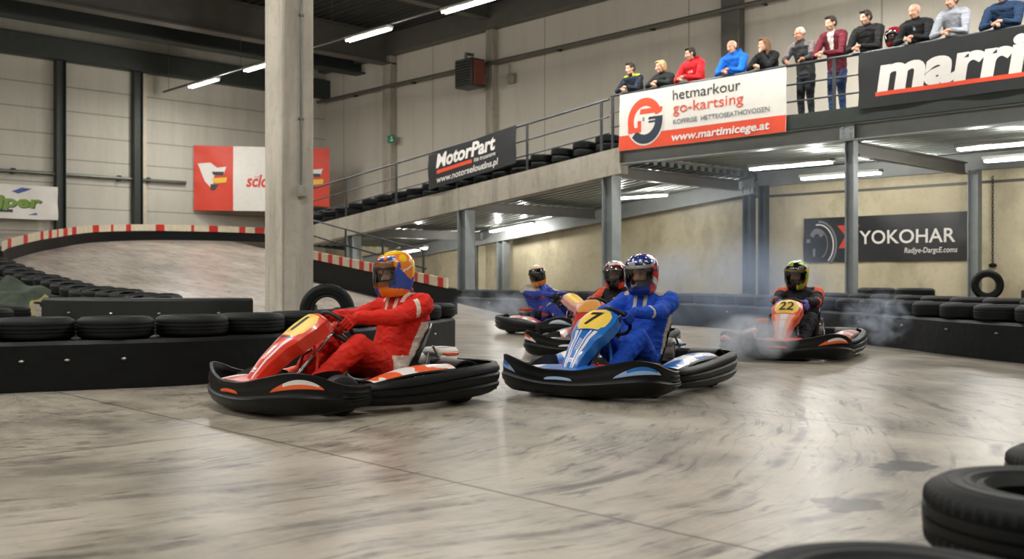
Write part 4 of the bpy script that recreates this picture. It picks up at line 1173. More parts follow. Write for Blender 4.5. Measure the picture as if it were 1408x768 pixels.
    for s in (-1, 1):
        b = MB().tube([(-.40, s * .29, .09), (-.52, s * .225, .36)], .010, 8).tube([(-.72, s * .28, .09), (-.40, s * .29, .09)], .010, 8).tube([(-.72, s * .28, .09), (-.56, s * .22, .40)], .010, 8)
        b.obj('seat_stay', CHROME, k)
    # ---- steering
    c0 = V((.13, 0, .555)); ax = V((-.74, 0, .67)).normalized(); e1 = V((0, 1, 0)); e2 = ax.cross(e1).normalized()
    Mw = Matrix.Translation(c0) @ Matrix((e2, e1, ax)).transposed().to_4x4()
    sw = MB().tube([Mw @ V((.145 * cos(t), .145 * sin(t), 0)) for t in [2 * pi * i / 40 for i in range(40)]], .015, 10, 0, True).obj('steering_wheel', FOAM, k)
    b = MB()
    for t in (R(0), R(125), R(235)): b.tube([Mw @ V((0, 0, -.02)), Mw @ V((.135 * cos(t), .135 * sin(t), 0))], .011, 8)
    b.obj('spokes', ALU, sw); MB().lathe([(0, .012), (.05, .01), (.055, -.01), (.04, -.04), (0, -.045)], Mw, 20, closed=False).obj('hub', cols['main'], sw)
    MB().tube([c0 - ax * .03, V((.58, 0, .12))], .012, 10).obj('steering_column', CHROME, k)
    for s in (-1, 1):
        b = MB().tube([(.42, s * .16, .08), (.36, s * .10, .36), (.33, s * .03, .40)], .012, 8).tube([(.36, s * .10, .34), (.40, s * .09, .50)], .010, 8)
        b.obj('column_support', cols.get('support', CHROME), k)
    for s in (-1, 1): MB().tube([(.53, s * .04, .11), (.47, s * .40, .125)], .008, 8).obj('tie_rod', CHROME, k)
    for s in (-1, 1):
        pd = MB().tube([(.52, s * .14, .07), (.60, s * .14, .14), (.63, s * .14, .26)], .009, 8).tube([(.62, s * .08, .235), (.62, s * .20, .235)], .013, 8)
        pd.obj('pedal', REDP if deco else CHROME, k)
    MB().loft([[V((x, y * w, z)) for y, z in ((-.11, .06), (.11, .06), (.115, .10), (.09, .20), (-.09, .20), (-.115, .10))] for x, w in ((.16, .75), (.19, 1), (.36, 1), (.39, .8))]).obj('fuel_tank', TANKM, k)
    # ---- engine on the right, airbox behind the seat
    e = MB().box((-.42, -.52, .10), (-.14, -.33, .24), 0, .02)
    for i in range(7): e.box((-.36, -.50, .245 + i * .018), (-.20, -.35, .253 + i * .018), 0, .003)
    en = e.obj('engine', ALU, k)
    MB().box((-.37, -.51, .37), (-.19, -.34, .41), 0, .012).obj('rocker_cover', cols['pod1'], en)
    MB().tube([(-.28, -.36, .30), (-.45, -.40, .33), (-.62, -.30, .30), (-.82, -.24, .27)], [.022, .026, .045, .045], 12).obj('exhaust', mt('exhaust_steel', (110, 100, 92), .4, .7, var=.3), en)
    ab = MB().box((-.70, -.18, .21), (-.84, .20, .33), 0, .035)
    ab.box((-.90, -.10, .30), (-.68, .14, .37), 0, .03)
    a_ = ab.obj('airbox', cols.get('box', WHT), k, 50)
    MB().box((-.83, .02, .371), (-.72, .11, .376), 0, .002).obj('sticker', cols['pod2'], a_); MB().box((-.84, .08, .315), (-.72, .19, .333), 0, .002).obj('sticker', cols['pod1'], a_)
    b = MB().box((-.66, .22, .17), (-.52, .38, .31), 0, .02); b.obj('battery_box', PLASTD, k)
    MB().lathe([(.0, .0), (.055, 0), (.06, .02), (.06, .10), (.05, .12), (0, .12)], Matrix.Translation((-.20, -.24, .26)) , 18, closed=False).obj('air_filter', PLASTD, en)
    # heel rest plates beside the tank, black inner side panels
    for s in (-1, 1):
        b = MB(); b.grid(lambda u, w: V((.36 + .36 * u, s * (.34 + .06 * w + .03 * u), .08 + .20 * w * (1 - .3 * u) + .03 * sin(pi * u))), 12, 6); b.grid(lambda u, w: V((.36 + .36 * u, s * (.345 + .06 * w + .03 * u) , .075 + .20 * w * (1 - .3 * u) + .03 * sin(pi * u))), 12, 6)
        b.obj('inner_panel', PLASTD, k)
    # ---- front panel with its number
    def pmf(u, w):
        a = abs(w)
        if .63 < u < .955 and a < .80 - max(0, (.70 - u)) * 3.0 - max(0, u - .86) * 2.2: return 2
        if a > .93: return 0
        if deco == 2 and a > .80 and u > .60: return 3
        if deco == 2 and u < .60 and a < .78: return 1 if a > .30 or (int(u * 60) % 9 == 0) else 4
        if u < .60:
            q = .30 + .30 * (1 - u)
            if .46 < a < .66 and u > .04: return 1
            if deco == 1 and .26 < a < .34: return 1
        if .585 < u < .615 and a < .55: return 3
        if .12 < u < .20 and -.22 < w < .28 and (int(u * 200) % 4 < 2): return 1
        if .30 < u < .46 and -.10 < w < .30 and (int(u * 120 + w * 9) % 3 == 0): return 1
        return 0
    b = MB(); nu, nv = 80, 40
    f = lambda u, v: panel_pt(u, v * 2 - 1)
    b.grid(f, nu, nv, lambda u, v: pmf(u, v * 2 - 1))
    inn = lambda u, v: panel_pt(u, v * 2 - 1) + V((-.055, 0, -.075)) * (.35 + .65 * abs(v * 2 - 1) ** 4)
    b.grid(inn, nu // 2, nv // 2, None, 0)
    rim = [(i / 40, 0) for i in range(40)] + [(1, j / 20) for j in range(20)] + [(1 - i / 40, 1) for i in range(40)] + [(0, 1 - j / 20) for j in range(20)]
    b.loft([[f(u, v) for u, v in rim], [f(u, v) + V((-.02, 0, -.05)) for u, v in rim], [inn(u, v) for u, v in rim]], 0, cap=False)
    fp = b.obj('front_panel', [A, B_, PL, C_, cols.get('mid', A)], k, 60)
    if num:
        vs, fs, wd = text2d(num, 1.0, .02, .12 if num != '22' else 0)
        hgt = .70; s_ = .20
        bm = bmesh.new(); bv = [bm.verts.new((x, y, 0)) for x, y in vs]
        for q in fs:
            try: bm.faces.new([bv[i] for i in q])
            except ValueError: pass
        for ax, hi in ((0, wd), (1, hgt)):
            for i in range(1, 12):
                co = [0, 0, 0]; co[ax] = hi * i / 12; no = [0, 0, 0]; no[ax] = 1
                bmesh.ops.bisect_plane(bm, geom=bm.verts[:] + bm.edges[:] + bm.faces[:], plane_co=co, plane_no=no, dist=1e-5)
        bm.verts.index_update()
        wsc = .52 if num == '22' else .62
        def mp(x, y):
            return panel_pt(.695 + .20 * (y / hgt), (x - wd / 2) / max(wd, .5) * (1.0 if num == '22' else .75), .004)
        MB().add([mp(q.co.x, q.co.y) for q in bm.verts], [tuple(v.index for v in q.verts) for q in bm.faces]).obj('race_number', DIGIT, fp, 0, fixn=False)
        bm.free()
    # nose tray linking panel foot and bumper
    b = MB(); b.grid(lambda u, v: V((.70 + .24 * u - .10 * (2 * v - 1) ** 2 * u, (2 * v - 1) * .46, .215 + .03 * (1 - (2 * v - 1) ** 2) - .02 * u)), 10, 24, lambda u, v: 0 if abs(2 * v - 1) < .62 else 1)
    b.grid(lambda u, v: V((.70 + .24 * u - .10 * (2 * v - 1) ** 2 * u, (2 * v - 1) * .46, .203 + .03 * (1 - (2 * v - 1) ** 2) - .02 * u)), 10, 24, None, 1)
    b.obj('nose_tray', [A, cols.get('tray', WHT)], k)
    return k

KRED = mt('kart_red', (214, 52, 30), .3, 0, .5, var=.05, coat=.3); KORA = mt('kart_orange', (236, 98, 48), .32, var=.05, coat=.3)
KWHT = mt('kart_white', (228, 224, 220), .32, var=.03, coat=.3); KBLU = mt('kart_blue', (28, 108, 190), .3, var=.06, coat=.3)
KNAV = mt('kart_navy', (30, 40, 90), .32, var=.05); KSKY = mt('kart_pale_blue', (150, 180, 216), .32, var=.05); KPNK = mt('kart_pale_pink', (236, 178, 164), .35, var=.06)
KBLK = mt('kart_black', (28, 28, 30), .32); KGRY = mt('kart_grey', (150, 152, 156), .4); KYEL = mt('kart_yellow', (240, 196, 70), .35, var=.05)
KARTS = [
    make_kart('red and black go-kart with number 1, leading at the left', -1.16, 7.36, 42, dict(id='a', main=KRED, stripe=KWHT, accent=KNAV, pod1=KORA, pod2=KWHT, slot=KORA, slot2=KWHT, support=KRED), '1', 'red', 0),
    make_kart('blue and black go-kart with number 7 in the middle', .90, 8.30, 55, dict(id='b', main=KBLU, stripe=KWHT, accent=KNAV, pod1=KBLU, pod2=KWHT, slot=KSKY, slot2=KBLU, support=KBLU, box=KWHT), '7', 'blue', 1),
    make_kart('red and white go-kart with number 22 sliding in smoke at the right', 3.30, 11.75, 63, dict(id='c', main=KORA, stripe=KPNK, accent=KRED, pod1=KORA, pod2=KWHT, slot=KORA, slot2=KWHT, tray=KORA, mid=KWHT), '22', 'orange', 2),
    make_kart('black go-kart half hidden behind the blue one', 1.08, 11.9, 62, dict(id='d', main=KBLK, stripe=KRED, accent=KRED, plate=mt('plate_amber', (230, 160, 80), .4), pod1=KRED, pod2=KWHT, slot=KWHT, slot2=KRED, box=KSKY, mid=KRED), '', 'black', 2),
    make_kart('farthest go-kart with a pale pink front panel turning away at the back', .74, 16.2, 125, dict(id='e', main=KPNK, stripe=KWHT, accent=KORA, plate=KYEL, pod1=KRED, pod2=KWHT, slot=KSKY, slot2=KWHT), '', 'pink', 0),
]
# ================================================================ PEOPLE
SKIN = mt('skin', (206, 158, 132), .55, 0, .4, var=.06, vs=12); SKIN2 = mt('skin_tanned', (190, 136, 110), .55, 0, .4, var=.06, vs=12)
LIPS = mt('lips', (164, 92, 82), .5); EYEW = mt('eye_white', (168, 158, 150), .4); EYED = mt('eye_dark', (30, 24, 20), .2)
BALAC = mt('balaclava', (24, 24, 26), .8)

def head_vols(b, c, rot, s=1.0):
    """head of about .23 m built from overlapping volumes; local x is the way the face looks"""
    q = lambda x, y, z: V(c) + rot @ (V((x, y, z)) * s)
    e = lambda p, r: b.ell(q(*p), [v * s for v in r], rot)
    e((-.010, 0, .035), (.096, .076, .085)); e((.020, 0, -.02), (.072, .064, .085)); e((.045, 0, -.075), (.042, .042, .036)); e((.012, 0, -.055), (.06, .058, .05))
    b.caps(q(.082, 0, .012), q(.105, 0, -.028), .009 * s, .016 * s, 8)
    e((.098, .012, -.030), (.010, .009, .008)); e((.098, -.012, -.030), (.010, .009, .008))
    for y in (-1, 1):
        b.caps(q(.078, y * .012, .030), q(.068, y * .046, .032), .011 * s, .009 * s, 8)
        e((-.004, y * .078, -.005), (.020, .010, .032)); e((.060, y * .040, -.028), (.022, .020, .020))
    b.caps(q(.078, -.018, -.062), q(.078, .018, -.062), .010 * s, .010 * s, 8)
def face_bits(parent, c, rot, s=1.0, glasses=False):
    q = lambda x, y, z: V(c) + rot @ (V((x, y, z)) * s)
    for y in (-1, 1):
        eb = MB().ell(q(.079, y * .031, .012), (.009 * s, .011 * s, .006 * s), rot, 10, 8); eb.ell(q(.0855, y * .031, .012), (.0045 * s, .006 * s, .0055 * s), rot, 8, 6, 1)
        eb.obj('eye', [EYEW, EYED], parent)
    if glasses:
        g = MB()
        for y in (-1, 1): g.tube([q(.098, y * .033 + .024 * cos(t), .012 + .018 * sin(t)) for t in [2 * pi * i / 14 for i in range(14)]], .0025 * s, 6, 0, True).tube([q(.098, y * .056, .014), q(0, y * .083, .012)], .0025 * s, 6)
        g.tube([q(.099, -.01, .014), q(.099, .01, .014)], .0025 * s, 6)
        g.obj('glasses', EYED, parent)
def headmat(c, rot, s, skin=0, lips=1):
    Ri = rot.inverted() if isinstance(rot, Matrix) else rot
    def f(p):
        l = (Ri @ (p - V(c))) / s
        if l.x > .07 and abs(l.y) < .022 and -.071 < l.z < -.052: return lips
        return skin
    return f
def rotm(yaw, pitch=0.0, roll=0.0):
    return Matrix.Rotation(R(yaw), 3, 'Z') @ Matrix.Rotation(R(pitch), 3, 'Y') @ Matrix.Rotation(R(roll), 3, 'X')

# ---------------------------------------------------------------- hands
def hand_grip(b, rimc, T, Rd, N, wrist, sc=1.0, side=1):
    """fist closed round a wheel rim at rimc; T tangent (up), Rd outward, N towards the driver"""
    P = lambda t, a, rad: rimc + T * t + (Rd * cos(a) + N * sin(a)) * rad
    for i in range(4):
        t = (.033 - i * .022) * sc; r = (.0115, .012, .0118, .0105)[i] * sc
        ext = (0, .003, .002, -.004)[i]
        pts = [P(t, R(70), .040 * sc), P(t, R(15), (.044 + ext) * sc), P(t, R(-55), (.037 + ext) * sc), P(t, R(-120), .032 * sc)]
        for a, c, k in zip(pts[:-1], pts[1:], (1, .95, .88)): b.caps(a, c, r * k, r * k * .95, 8)
    palm0, palm1 = P(.030 * sc, R(78), .046 * sc), P(-.034 * sc, R(78), .046 * sc)
    b.caps(palm0, palm1, .020 * sc, .020 * sc, 10)
    pm = (palm0 + palm1) / 2
    base = pm + (wrist - pm) * .45
    b.caps(palm0, base, .020 * sc, .024 * sc, 10); b.caps(palm1, base, .020 * sc, .024 * sc, 10); b.caps(pm, base, .022 * sc, .026 * sc, 10)
    b.caps(base, wrist, .027 * sc, .030 * sc, 12)
    th0 = base + T * .02 * sc; th1 = P(.050 * sc, R(120), .036 * sc); th2 = P(.075 * sc, R(135), .024 * sc)
    b.caps(th0, th1, .015 * sc, .0125 * sc, 8); b.caps(th1, th2, .0125 * sc, .011 * sc, 8)

def hand_fold(b, wrist, palm, fdir, up, sc=1.0, side=1, mi=0):
    """relaxed half-curled hand: wrist, palm centre, finger direction and back-of-hand direction"""
    fdir = V(fdir).normalized(); up = V(up); up = (up - fdir * up.dot(fdir)).normalized(); lat = fdir.cross(up) * side
    b.caps(wrist, palm, .026 * sc, .030 * sc, 10, mi)
    for i in range(4):
        l = (.024 - i * .016) * sc
        k0 = palm + fdir * .030 * sc + lat * l
        ln = (.030, .034, .031, .025)[i] * sc
        k1 = k0 + (fdir * .9 - up * .3).normalized() * ln * 1.1; k2 = k1 + (fdir * .3 - up * .95).normalized() * ln; k3 = k2 + (-fdir * .5 - up * .8).normalized() * ln * .7
        b.caps(palm + lat * l * .8, k0, .013 * sc, .0105 * sc, 8, mi)
        for a, c in ((k0, k1), (k1, k2), (k2, k3)): b.caps(a, c, .0100 * sc, .0090 * sc, 8, mi)
    t0 = palm + lat * .026 * sc - fdir * .01 * sc; t1 = t0 + (lat * .6 + fdir * .7 - up * .2).normalized() * .038 * sc; t2 = t1 + (fdir * .9 - lat * .1 - up * .4).normalized() * .030 * sc
    b.caps(t0, t1, .014 * sc, .0115 * sc, 8, mi); b.caps(t1, t2, .0115 * sc, .0095 * sc, 8, mi)

# ---------------------------------------------------------------- helmets
HST = [(-.150, .118, .080, .084), (-.142, .140, .096, .098), (-.118, .158, .112, .110), (-.085, .165, .126, .120), (-.045, .164, .142, .129), (0, .160, .155, .134), (.045, .152, .160, .134), (.085, .134, .150, .124), (.115, .106, .124, .102), (.136, .068, .085, .068), (.146, .03, .04, .03), (.1475, .004, .006, .004)]
HS = smoothpath(HST, 44); HZ = 1.15
def hpt(v, a, off=0.0):
    """v 0..1 from the neck opening to the crown, a the bearing from the front"""
    f = v * 44; i = min(int(f), 43); t = f - i
    z, fr, bk, w = [p + (q - p) * t for p, q in zip(HS[i], HS[i + 1])]
    c, s = cos(a), sin(a); e = 0.9
    cc = math.copysign(abs(c) ** e, c); ss = math.copysign(abs(s) ** e, s)
    k = 1 + off / .14
    return V((cc * (fr if c > 0 else bk) * k, ss * w * k, z * HZ * (k if z > 0 else 1) - .008))
def port(v, a, g=0.0):
    """is this point inside the eye opening"""
    z = -.150 + .2975 * v
    f = v * 44; i = min(int(f), 43); z = HS[i][0]
    aa = abs((a + pi) % (2 * pi) - pi)
    hi = .046 - .016 * aa; lo = -.048 + .012 * aa
    return aa < R(70) + g and lo - g * .1 < z < hi + g * .1
def make_helmet(parent, c, rot, mats, mfn, visor, name='helmet', vis_tilt=0):
    nv, na = 60, 120
    M = Matrix.Translation(V(c)) @ rot.to_4x4()
    b = MB(); vs = []; fs = []; ms = []
    for i in range(nv + 1):
        for j in range(na): vs.append(M @ hpt(i / nv, 2 * pi * j / na))
    off = len(vs)
    for i in range(nv + 1):
        for j in range(na): vs.append(M @ (hpt(i / nv, 2 * pi * j / na) * .90 + V((-.004, 0, .0))))
    hole = lambda i, j: port((i + .5) / nv, 2 * pi * (j + .5) / na)
    for i in range(nv):
        for j in range(na):
            k = (j + 1) % na
            if hole(i, j): continue
            fs.append((i * na + j, i * na + k, (i + 1) * na + k, (i + 1) * na + j)); 
            a = 2 * pi * (j + .5) / na; a = (a + pi) % (2 * pi) - pi
            p = hpt((i + .5) / nv, a)
            near = port((i + .5) / nv, a, .10)
            ms.append(0 if near else mfn(p, a))
            fs.append((off + i * na + k, off + i * na + j, off + (i + 1) * na + j, off + (i + 1) * na + k)); ms.append(0)
    for i in range(nv):       # edges of the opening and of the neck hole
        for j in range(na):
            k = (j + 1) % na; 
            if hole(i, j): continue
            if hole(i, k): fs.append((i * na + k, (i + 1) * na + k, off + (i + 1) * na + k, off + i * na + k)); ms.append(0)
            if hole(i, (j - 1) % na): fs.append((i * na + j, (i + 1) * na + j, off + (i + 1) * na + j, off + i * na + j)); ms.append(0)
            if i + 1 < nv and hole(i + 1, j): fs.append(((i + 1) * na + j, (i + 1) * na + k, off + (i + 1) * na + k, off + (i + 1) * na + j)); ms.append(0)
            if i > 0 and hole(i - 1, j): fs.append((i * na + j, i * na + k, off + i * na + k, off + i * na + j)); ms.append(0)
    for j in range(na):
        k = (j + 1) % na; fs.append((j, k, off + k, off + j)); ms.append(0)
    b.add(vs, fs, ms)
    h = b.obj(name, mats, parent, 50, fixn=False)
    # visor shell with a little thickness
    def vp(u, w, o):
        a = R(-80 + 160 * u); z0 = .285 + .015 * abs(a); z1 = .685 - .02 * abs(a)
        return M @ hpt(z0 + (z1 - z0) * w, a, o)
    b = MB(); b.grid(lambda u, w: vp(u, w, .0045), 40, 16)
    v = b.obj('visor', visor, h, 60)
    for s in (-1, 1):
        p = hpt(.52, s * R(78), .007); n = V((.1, s, 0)).normalized()
        r = n.to_track_quat('Z', 'Y').to_matrix().to_4x4()
        MB().lathe([(0, .006), (.014, .004), (.017, -.004)], M @ Matrix.Translation(p) @ r, 16, closed=False).obj('visor_pivot', BALAC, h)
    # air vents on the brow
    for s in (-1, 1): MB().ell(M @ hpt(.80, s * R(22), .002), (.012, .006, .005), rot, 10, 6).obj('vent', mats[0], h)
    return h

def glass(name, tint, mixf, rough=0.05):
    k = NT(name)
    tr = k.n('ShaderNodeBsdfTransparent', {0: lin(tint)}); gl = k.n('ShaderNodeBsdfGlossy', {0: (0.9, 0.9, 0.9, 1), 'Roughness': rough})
    fr = k.n('ShaderNodeFresnel', {0: 1.45})
    m = k.n('ShaderNodeMixShader', {0: k.ma('ADD', fr.outputs[0], mixf, clamp=True), 1: tr, 2: gl})
    k.t.links.new(m.outputs[0], k.out.inputs[0]); return k.m
VCLR = glass('clear_visor', (228, 228, 230), .02); VDRK = glass('dark_visor', (40, 60, 52), .06); VSMK = glass('smoked_visor', (190, 190, 196), .03)

# ---------------------------------------------------------------- kart drivers
def ellring(c, ax, hw, hd, fwd, n=24, p=2.3):
    """ring round c, hw half-width across y, hd half-depth along fwd"""
    y = V((0, 1, 0)); out = []
    for i in range(n):
        t = 2 * pi * i / n; cc, ss = cos(t), sin(t)
        out.append(V(c) + y * (hw * math.copysign(abs(cc) ** (2 / p), cc)) + V(fwd) * (hd * math.copysign(abs(ss) ** (2 / p), ss)))
    return out

def make_driver(kart, label, suit, mats, helm, visor, hm, hyaw, hpitch=0, hroll=0, glove=None, lean=0.0, dz=0.0, dx=0.0, boots=None, skin=None):
    """suit(p, n) -> material index in body frame; lean tips the torso to the driver's left (+)"""
    SHX = V((-.10, 0, 0))
    root_loc, rz = kart.location, kart.rotation_euler[2]
    b = MB()
    ln = lean
    hip = V((-.215, 0, .225)); ch = V((-.335 + dx, .25 * ln, .52 + dz)); sh = V((-.375 + dx, .42 * ln, .725 + dz)); nk = V((-.345 + dx, .47 * ln, .815 + dz)); hd = V((-.265 + dx, .55 * ln, .945 + dz))
    hip, ch, sh, nk, hd = [q + SHX for q in (hip, ch, sh, nk, hd)]
    # torso
    ctr = [(-.16, 0, .205), (-.22, .0, .25), (-.265, .06 * ln, .34), (-.30, .14 * ln, .43), (-.335, .25 * ln, .53), (-.365, .36 * ln, .64), (-.372, .43 * ln, .73), (-.36, .46 * ln, .79)]
    ctr = [(x + dx * i / 7 + SHX.x, y, z + dz * i / 7) for i, (x, y, z) in enumerate(ctr)]
    hw = [.17, .195, .20, .20, .215, .23, .215, .115]; hdp = [.11, .135, .15, .152, .155, .148, .125, .08]
    fw = [V((.6, 0, .8)), V((.8, 0, .6)), V((.92, 0, .4)), V((.95, 0, .3)), V((.96, 0, .25)), V((.97, 0, .2)), V((.97, 0, .2)), V((.9, 0, .3))]
    b.loft([ellring(c, None, w, d, f.normalized()) for c, w, d, f in zip(ctr, hw, hdp, fw)])
    b.caps(sh + V((0, -.18, -.015)), sh + V((0, .18, -.015)), .086, .086)
    b.caps(sh + V((0, 0, .02)), nk + V((.01, 0, .02)), .085, .064)
    b.caps(nk, hd + V((-.01, 0, -.04)), .058, .056)
    # arms to the wheel
    c0 = V((.13, 0, .555)); ax = V((-.74, 0, .67)).normalized(); e1 = V((0, 1, 0)); e2 = ax.cross(e1).normalized()
    G_ = {}
    for s in (-1, 1):
        ang = R(90 - 14) if s > 0 else R(-90 + 14)
        rd = (e1 * sin(ang) + e2 * -cos(ang) * .0 + e2 * 0); rd = (e1 * s * cos(R(14)) + V((.67, 0, .74)) * sin(R(14))).normalized()
        rimc = c0 + rd * .145; T = ax.cross(rd).normalized(); T = T if T.z > 0 else -T
        wr = rimc + rd * .012 + ax * .085 + V((-.035, 0, -.012))
        S = sh + V((.0, s * .205, -.02)); d = wr - S
        el = S.lerp(wr, .50) + V((-.01, s * .06, -.045))
        b.caps(S + V((0, -s * .03, .0)), el, .084, .063, 14); b.caps(el, wr, .064, .044, 14)
        b.caps(S + V((.0, 0, .005)), S.lerp(el, .35), .088, .078, 14)
        G_[s] = (rimc, T, rd, wr, (wr - el).normalized(), el)
    # legs
    F_ = {}
    for s in (-1, 1):
        h0 = V((-.26, s * .10, .215)); kn = V((.085, s * .20, .43)); an = V((.44, s * .145, .155))
        b.caps(h0, kn, .105, .082, 16); b.caps(V((-.14, s * .125, .28)), kn, .105, .082, 16)
        b.caps(kn, kn.lerp(an, .35), .082, .076, 14); b.caps(kn.lerp(an, .35), an, .076, .058, 14)
        F_[s] = an
    # head in the helmet
    rot = rotm(hyaw, hpitch, hroll)
    head_vols(b, hd + rot @ V((-.005, 0, -.005)), rot, .97)
    hb = hd + rot @ V((-.005, 0, -.005))
    Ri = rot.inverted()
    def mf(p, n):
        l = Ri @ (p - hb)
        if p.z > nk.z - .03 and (p - nk).length < .09 or l.length < .14 and p.z > nk.z:
            if l.x > .03 and -.045 < l.z < .055 and abs(l.y) < .062: return 1
            return 2
        return suit(p - SHX, n)
    me = remesh(b, 'driver_body', [mats[0], skin or SKIN, BALAC] + list(mats[1:]), .0085, 5, .5, mf, 1.0, (.0085, 13.0, lambda p: 1.0 if (p - hb).length > .19 and p.z < nk.z else 0.0))
    o = link('person', me); o.location = root_loc; o.rotation_euler = (0, 0, rz); tag(o, label, 'person')
    face_bits(o, hb, rot, .97)
    for s in (-1, 1):
        rimc, T, rd, wr, fd, el = G_[s]
        g = MB(); hand_grip(g, rimc, T, rd, ax, wr + fd * .01, 1.0, s)
        gb = g; gb.caps(wr - fd * .055, wr + fd * .01, .047, .036, 14)
        gm = remesh(gb, 'glove', [glove or BALAC], .0045, 2)
        link('glove', gm, o)
        an = F_[s]; sb = MB()
        toe = an + V((.135, s * .0, .045)); sb.caps(an + V((-.02, 0, -.045)), an + V((.04, 0, -.035)), .042, .042); sb.caps(an + V((.03, 0, -.03)), toe, .042, .032); sb.caps(an + V((-.02, 0, .04)), an + V((-.01, 0, -.03)), .050, .045)
        link('shoe', remesh(sb, 'shoe', [boots or BALAC], .008, 3), o)
    # collar
    cb = MB(); cb.tube([nk + V((.072 * cos(t) + .008, .068 * sin(t), .0 + .012 * cos(t) * -1)) for t in [2 * pi * i / 20 for i in range(20)]], .016, 8, 0, True); cb.obj('collar', mats[0], o)
    make_helmet(o, hd + V((0, 0, .008)), rot, helm, hm, visor)
    return o

def sn(p, f, s=0.0): return mnoise.noise(V((p.x * f + s, p.y * f - s, p.z * f + s * 2)))
HP = lambda n, c: mt(n, c, .25, 0, .5, var=.03, coat=.5)
HORA, HYEL, HBLU, HWHT, HRED, HBLK, HGRN, HNAV = HP('helmet_orange', (236, 132, 36)), HP('helmet_yellow', (244, 200, 48)), HP('helmet_blue', (40, 76, 168)), HP('helmet_white', (232, 230, 226)), HP('helmet_red', (216, 62, 44)), HP('helmet_black', (22, 22, 24)), HP('helmet_lime', (164, 196, 64)), HP('helmet_navy', (30, 52, 130))
HCRM = HP('helmet_cream', (236, 196, 170))
def hm_orange(p, a):
    s = abs(a); z = p.z
    if s < .42 and z < -.10: return 3
    if s > 2.35 and -.05 < z < .08: return 2 if sn(p, 9, 5) > -.22 else 3
    if s > 1.05 and -.125 < z + .035 * (s - 1.6) < -.012 + .03 * sin(s * 5): return 3
    if abs(z + .002 - .05 * (s - 1.6)) < .006 and s > .8: return 4
    if z > .135: return 2
    if .088 < z < .125 and (.30 < s < .72 or 1.0 < s < 1.5): return 4 if (abs(z - .106) > .013) else 3
    if .02 < z < .10 and 1.15 < s < 1.7 and sn(p, 15, 3) > -.02: return 3
    if z > .03 and 1.0 < s < 2.1 and sn(p, 11, 8) > .24: return 2
    if z > .06 and sn(p, 8, 1) > .28: return 2
    return 1
def hm_usa(p, a):
    s = abs(a); z = p.z
    if z < -.05 and s < 1.2: return 3 if (sn(p, 15, 1) > -.3 or s > .9) else 1
    if .052 < z < .082 and s < 1.45: return 1
    if z > .08 and s < 2.0:
        if sn(p, 38, 2) > .30: return 1
        return 3 if sn(p, 9, 3) > -.12 else 1
    k = int(math.floor((s * 1.2 + z * 9) * 2.0)) % 3
    if k == 0: return 2
    if k == 1: return 3 if sn(p, 30, 4) > .12 else 2
    return (1 if sn(p, 14, 7) > -.15 else 3) if s < 1.9 else (3 if sn(p, 24, 6) > .15 else 2)
def hm_redwhite(p, a):
    s = abs(a)
    if p.z < -.05: return 2 if s > .55 else 3
    if p.z < .075 and s > .75: return 2 if sn(p, 12, 3) > -.25 else 1
    if p.z > .06 and sn(p, 16, 5) > .22: return 2
    if p.z > .09 and sn(p, 14, 8) > .25: return 3
    return 1
def hm_cream(p, a):
    s = abs(a)
    if p.z < -.055: return 2 if sn(p, 10, 2) > -.1 else 3
    if sn(p, 13, 4) > .24: return 4
    return 1
def hm_lime(p, a):
    s = abs(a)
    if p.z > .05 and p.z < .07: return 5
    if p.z > .06: return 1 if sn(p, 15, 3) > -.02 else (2 if sn(p, 13, 6) > .06 else 3)
    if s > 1.9: return 4 if sn(p, 9, 3) > -.1 else 5
    if p.z < -.04 and s < .5: return 2
    return 1 if sn(p, 12, 1) > .05 else (5 if sn(p, 10, 7) > -.12 else (4 if sn(p, 16, 2) > 0 else 2))

SRED = cloth('suit_red', (216, 40, 24), .55); SWHT = cloth('suit_white', (222, 206, 190), .55); SBLU = cloth('suit_blue', (26, 78, 190), .55)
SBLK = cloth('suit_black', (34, 34, 38), .5); SORG = cloth('suit_orange', (226, 92, 58), .5); SPUR = cloth('suit_violet_blue', (58, 76, 168), .5); SNAV = cloth('suit_navy', (34, 44, 92), .5); SGRY = cloth('suit_grey', (196, 188, 176), .5)
def suit_red(p, n):
    y = abs(p.y)
    # pale side panels from under the arm to the thigh
    if y > .125 and p.x < -.10 and .19 < p.z < .60 and n.y * p.y > 0:
        xb = -.245 - (p.z - .33) * .42
        if p.z > .30 and p.x < xb and p.z < .58: return 3
        if p.z <= .34 and -.30 < p.x < -.06 and p.z > .17 + (p.x + .2) * .3: return 3
    if p.z > .73 and y > .10 and y < .135: return 3
    if p.z > .62 and y > .24 and abs(p.x + .28) < .018 : return 3
    if p.x > -.30 and p.z > .64 and .035 < y < .075 and n.x > .2: return 3
    return 0
def suit_blue(p, n):
    y = abs(p.y)
    if y > .13 and p.x < -.23 and .27 < p.z < .60 and n.y * p.y > 0 and p.x < -.24 - (p.z - .33) * .35: return 3
    if p.z > .70 and .09 < y < .19 and abs(p.x + .35) < .06: return 3
    if p.x > -.30 and p.z > .64 and .03 < y < .06 and n.x > .2: return 3
    if abs((p.x - .005)) < .012 and p.z > .52 and y > .1: return 3
    return 0
def suit_black(p, n):
    y = abs(p.y)
    if p.z > .66 and y > .15 and p.x < -.27: return 3
    if p.z > .50 and y > .12 and abs(p.x + .06) < .018: return 3
    if p.z < .40 and p.z > .28 and y > .16 and p.x < -.16: return 4
    return 0
def suit_plainblack(p, n):
    y = abs(p.y)
    if p.z > .66 and .15 < y < .23 and p.x > -.42: return 3
    if p.z > .60 and abs(y - .22) < .03 and p.x > -.2: return 4
    return 0
def suit_violet(p, n):
    y = abs(p.y)
    q = sn(p, 8, 3)
    if p.z > .69 and y > .12: return 4
    if q > .46: return 3
    if q < -.42: return 4
    return 0
